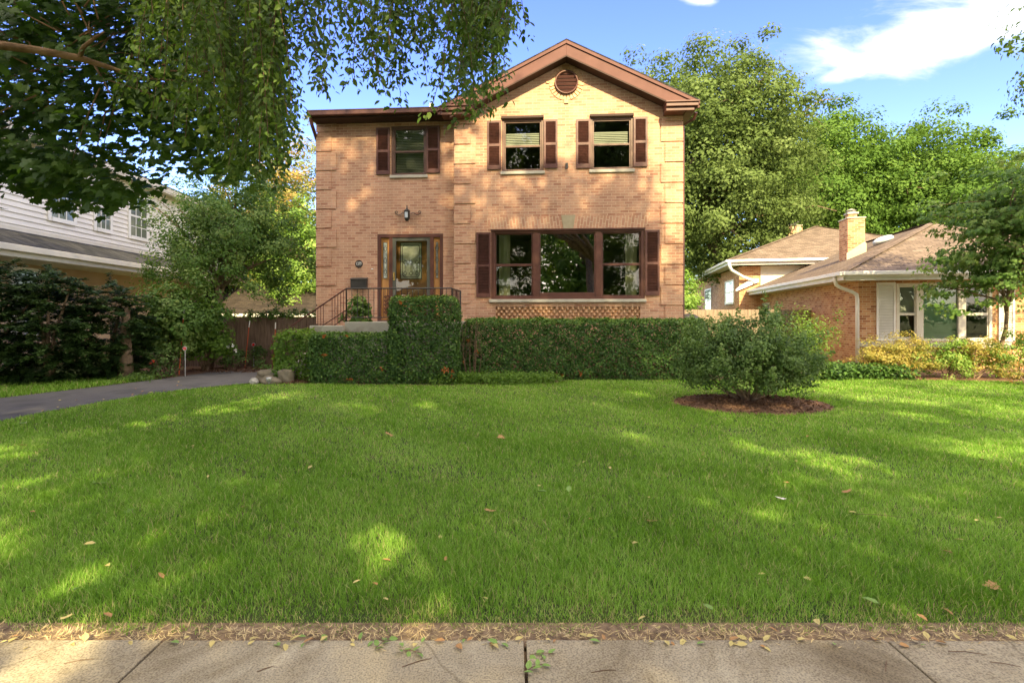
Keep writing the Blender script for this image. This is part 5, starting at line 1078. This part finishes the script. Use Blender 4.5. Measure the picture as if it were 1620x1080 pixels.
# dead grass and litter where the lawn meets the concrete
n = 3600; P = np.stack([rng.uniform(-3.2, 3.2, n), 2.27 + rng.normal(0, .035, n), rng.uniform(.012, .03, n)], 1)
o = leaves('straw', P, np.array((0, 0, 1.)) + rng.normal(0, .3, P.shape), .035, 'leaf_gold', None, rng.uniform(0, 1, n), (np.array([(0,0,0),(-.05,.5,.03),(0,1,.1),(.05,.5,.03)]), LEAF4F), droop=0); o.data.materials.clear(); o.data.materials.append(M['straw']); tag(o, 'dry straw and clippings along the pavement edge', 'dead grass', None, 'stuff')
# mulch chips
def chips(name, label, cx, cy, rx, ry, n, mat='mulch', z=.03):
    a = rng.uniform(0, 6.28, n); r_ = np.sqrt(rng.uniform(0, 1, n)); P = np.stack([cx + rx*r_*np.cos(a), cy + ry*r_*np.sin(a), z + .055*(1 - r_**3) + rng.uniform(-.012, .006, n)], 1)
    o = leaves(name, P, np.array((0, 0, 1.)) + rng.normal(0, .5, P.shape), .05, 'leaf_rust', None, rng.uniform(0, 1, n), (LEAF4, LEAF4F), droop=0); o.data.materials.clear(); o.data.materials.append(M[mat]); tag(o, label, 'mulch', None, 'stuff')
chips('bark_chips', 'brown bark chips in the ring round the shrub', 3.8, 8.35, 1.16, .93, 3500, z=.01)
chips('bark_chips', 'brown chips and dead leaves in the bed before the brown fence', -6.9, 13.6, 1.6, .8, 2500, z=-.01)
chips('bark_chips', 'reddish chips under the bushy hedge end', -4.6, 10.95, .6, .25, 700, z=-.01)
# ================================================================== SMALL THINGS
def rock(name, label, c, r, mat='rock', sq=2.0, sd=1):
    me = bpy.data.meshes.new(name); import bmesh; bm = bmesh.new(); bmesh.ops.create_icosphere(bm, subdivisions=4, radius=1)
    for v in bm.verts:
        d = v.co.normalized(); p_ = (abs(d.x)**sq + abs(d.y)**sq + abs(d.z)**sq) ** (-1/sq); n_ = 1 + .07*math.sin(3*d.x + sd) * math.cos(4*d.y + sd*2) + .05*math.sin(7*d.z + 5*d.x + sd) + .02*math.sin(17*d.y + 13*d.x)
        v.co = Vector((d.x*r[0], d.y*r[1], d.z*r[2])) * p_ * n_
    bm.to_mesh(me); bm.free(); o = link(name, me, M[mat], None, True); o.location = c; return tag(o, label, 'rock', 'rocks at the end of the driveway')
rock('boulder', 'long low grey boulder at the driveway end', (-5.15, 10.98+.3, .11), (.34, .2, .15), sq=3)
rock('boulder', 'round brown boulder partly sunk in the lawn edge', (-5.0, 10.85, .04), (.25, .16, .12), sd=3)
rock('stone', 'small pale rough stone leaning on the boulders', (-5.28, 10.72, .06), (.09, .08, .08), 'rock_pale', sd=5)
rock('boulder', 'square cream stone under the bushy hedge end', (-4.72, 10.98, .13), (.15, .14, .17), sq=5, sd=2)
t = thing('garden_spotlight', 'small silver garden spotlight between the boulders', 'spotlight', (-4.96, 10.7, 0)); mb = MB(); mb.tube([(0, 0, -.05), (0, 0, .07)], .012); mb.lathe([(.02, -.05), (.05, -.03), (.06, .03), (.055, .05), (.03, .055)], (0, 0, .1), 14); mb.build('lamp_head', M['zinc'], t, True); mb = MB(); mb.lathe([(.07, 0), (.075, .02), (.03, .03)], (0, 0, .0), 12); mb.build('lamp_foot', M['black_iron'], t)
for (px, yt, yb, lb) in ((293, 551, 596, 'near reflector post with a red disc beside the red rose bloom'), (401.5, 545, 581, 'far reflector post with a red disc before the brown fence')):
    Y = FPX*EYE/(yb - HY); X = (px - CX)*Y/FPX; h_ = (yb - yt)*Y/FPX; t = thing('reflector_post', lb, 'reflector post', (X, Y, 0), group='driveway reflector posts')
    mb = MB(); mb.tube([(0, 0, -.05), (0, 0, h_)], .011, 8); mb.build('post', M['zinc'], t)
    mb = MB(); mb.lathe([(.0, .006), (.05, .006), (.05, -.006), (.0, -.006)], (0, -.014, h_), 18, 'y'); mb.build('backing_disc', M['zinc'], t); mb = MB(); mb.lathe([(.0, -.022), (.038, -.022), (.038, -.030), (.0, -.030)], (0, 0, h_), 18, 'y'); mb.build('reflector', M['red_reflector'], t)
for (p0, p1, Y, lb) in (((283, 572), (291, 490), 12.4, 'orange stake leaning before the vines'), ((387, 580), (395, 507), 14.0, 'orange stake leaning on the brown fence by the white flowers'), ((433, 585), (436, 510), 14.1, 'orange stake by the foot of the stair handrail')):
    a_, b_ = at(*p0, Y), at(*p1, Y); a_.z = 0; t = thing('marker_stake', lb, 'marker stake', a_, group='orange driveway marker stakes'); mb = MB(); mb.tube([(0, 0, -.03), (b_ - a_)*.86], .010, 6); mb.build('rod', M['orange_plastic'], t); mb = MB(); mb.tube([(b_ - a_)*.86, b_ - a_], .013, 6); mb.build('reflective_tip', M['white_paint'], t)
t = thing('covered_grill', 'black domed grill cover behind the long hedge by the grey fence', 'grill', (5.45, 16.2, 0)); mb = MB(); mb.lathe([(.42, 0), (.44, .9), (.42, 1.2), (.33, 1.36), (.2, 1.45), (.02, 1.48)], (0, 0, 0), 20); mb.build('cover', M['black_iron'], t, True)
# fallen leaves, one object each
def leafmesh(kind):
    sh, fc = {'elm': (LEAF6, LEAF6F), 'maple': (MAPLE, MAPLEF)}[kind]; me = bpy.data.meshes.new('fallen_leaf'); co = sh.copy(); co[:, 2] += .5*co[:, 0]**2 + .10*co[:, 1]**2
    me.from_pydata([tuple(x) for x in co], [], [tuple(f) for a in fc for f in a]); me.update(); return me
def fallen(px, py, size, mat, kind='elm', z=.05, label=None, group='fallen leaves scattered on the lawn'):
    key = (mat, kind)
    if key not in LM: LM[key] = leafmesh(kind); LM[key].materials.append(M[mat])
    Y = FPX*(EYE - z)/(py - HY); o = bpy.data.objects.new('fallen_leaf', LM[key]); C.objects.link(o); o.location = ((px - CX)*Y/FPX, Y, z); o.scale = (size, size, size)
    o.rotation_euler = (random.uniform(-.35, .35), random.uniform(-.35, .35), random.uniform(0, 6.28)); return tag(o, label, 'leaf', group)
LM = {}
for (px, py, s, m_, k_, lb) in ((620, 687, .11, 'dry_leaf', 'maple', 'curled brown leaf on the far lawn left of centre'), (798, 690, .10, 'dry_leaf', 'maple', 'brown leaf on the far lawn straight below the porch'), (777, 808, .09, 'dry_leaf', 'maple', 'brown leaf near the middle of the lawn'),
        (1232, 785, .08, 'pale_leaf', 'maple', 'whitish leaf upturned on the right of the lawn'), (1335, 779, .08, 'dry_leaf', 'maple', 'brown leaf right of the whitish leaf'), (1583, 926, .08, 'dry_leaf', 'maple', 'reddish brown leaf near the lower right corner'),
        (1392, 955, .075, 'green_fallen', 'elm', 'bright green leaf on the near right lawn'), (1450, 970, .05, 'dry_leaf', 'elm', 'brown leaf just right of the bright green leaf'), (1128, 964, .06, 'green_fallen', 'elm', 'green leaf on the near lawn right of centre'),
        (865, 777, .09, 'green_fallen', 'elm', 'green leaf in the middle of the lawn, left of a pair'), (900, 778, .08, 'green_fallen', 'elm', 'green leaf in the middle of the lawn, right of a pair'), (1028, 823, .08, 'dry_leaf', 'maple', 'orange brown leaf on the lawn below the round shrub'),
        (36, 704, .07, 'yellow_leaf', 'maple', 'yellowish leaf on the lawn near the left edge'), (39, 668, .08, 'pale_leaf', 'maple', 'pale leaf at the driveway edge'), (152, 858, .06, 'yellow_leaf', 'elm', 'yellow leaf on the left lawn'), (129, 928, .055, 'green_fallen', 'elm', 'pale green leaf on the near left lawn'),
        (110, 974, .055, 'yellow_leaf', 'maple', 'yellow leaf near the lower left pavement edge'), (558, 922, .045, 'yellow_leaf', 'elm', 'small yellow leaf on the near lawn left of centre'), (605, 945, .045, 'yellow_leaf', 'elm', 'small yellow leaf just below the other one')):
    fallen(px, py, s, m_, k_, label=lb)
for _ in range(48):
    px, py = random.uniform(20, 1600), 660 + 340*random.random()**.8; m_ = random.choice(('dry_leaf', 'yellow_leaf')); fallen(px, py, random.uniform(.035, .06), m_, 'elm', .032, 'small dry leaf lying in the lawn grass', 'small dry leaves dotted over the lawn')
for _ in range(72):
    px = random.uniform(-10, 1630); py = min(1014 + random.gauss(0, 3.5), 1022 if random.random() < .9 else 1040); m_ = random.choice(('dry_leaf', 'yellow_leaf', 'yellow_leaf', 'green_fallen')); fallen(px, py, random.uniform(.025, .052), m_, 'elm', .03, 'narrow dead leaf lying along the pavement edge', 'dead leaves along the pavement edge')
for _ in range(16):
    f_ = random.random(); fallen(60 + 280*f_, 655 - 50*f_ - random.uniform(0, 16), random.uniform(.05, .08), random.choice(('dry_leaf', 'yellow_leaf')), 'elm', .022, 'dead leaf lying on the driveway', 'dead leaves on the driveway')
def sprig(px, py, n, label, mat='green_fallen'):
    Y = FPX*(EYE - .03)/(py - HY); t = thing('leaf_sprig', label, 'leaf sprig', ((px - CX)*Y/FPX, Y, .03)); a0 = random.uniform(0, 6.28); d = Vector((math.cos(a0), math.sin(a0), 0)); mb = MB(); mb.tube([(0, 0, 0), d*.05 + Vector((0,0,.006)), d*.1], .0015, 4); mb.build('twig', M['twig'], t)
    for i in range(n):
        o = bpy.data.objects.new('leaf', LM[(mat, 'elm')]); C.objects.link(o); o.parent = t; o.location = d*.1*i/n; s_ = random.uniform(.035, .05); o.scale = (s_, s_, s_); o.rotation_euler = (random.uniform(-.5, .5), random.uniform(-.5, .5), a0 - 1.57 + (1 if i % 2 else -1)*random.uniform(.5, 1.1))
sprig(592, 1026, 5, 'green leaf sprig on the pavement edge, left of two'); sprig(631, 1027, 5, 'green leaf sprig on the pavement edge, right of two'); sprig(828, 1062, 5, 'green leaf sprig lying over the middle pavement joint'); sprig(838, 1035, 4, 'green leaf sprig at the top of the middle pavement joint')
sprig(168, 764, 9, 'dark green leaf cluster dropped on the left lawn'); sprig(205, 812, 5, 'smaller dark leaf cluster on the left lawn')
def twig(px, py, L_, a0, label, z=.026):
    Y = FPX*(EYE - z)/(py - HY); mb = MB(); c_, s_ = math.cos(a0), math.sin(a0); mb.tube([(-L_/2*c_, -L_/2*s_, 0), (L_*.04*s_, L_*.06, 0), (L_/2*c_, L_/2*s_, 0)], [.0014, .0018, .001], 5); o = mb.build('fallen_twig', M['twig'], None); o.location = ((px - CX)*Y/FPX, Y, z); tag(o, label, 'twig')
twig(125, 1045, .10, .3, 'straight twig on the sunlit left pavement panel'); twig(420, 1057, .06, .6, 'short twig on the second pavement panel'); twig(660, 1047, .12, .45, 'twig on the pavement left of the middle joint'); twig(955, 1061, .10, .15, 'twig on the pavement right of the middle joint')
twig(1402, 1052, .08, .9, 'bent twig just left of the right pavement joint'); twig(1530, 1032, .14, -.15, 'twig near the right corner, along the pavement edge'); twig(1590, 1050, .10, -.3, 'curved twig at the right end of the pavement')
twig(1390, 815, .3, -.2, 'pale twig lying on the right lawn', .06)
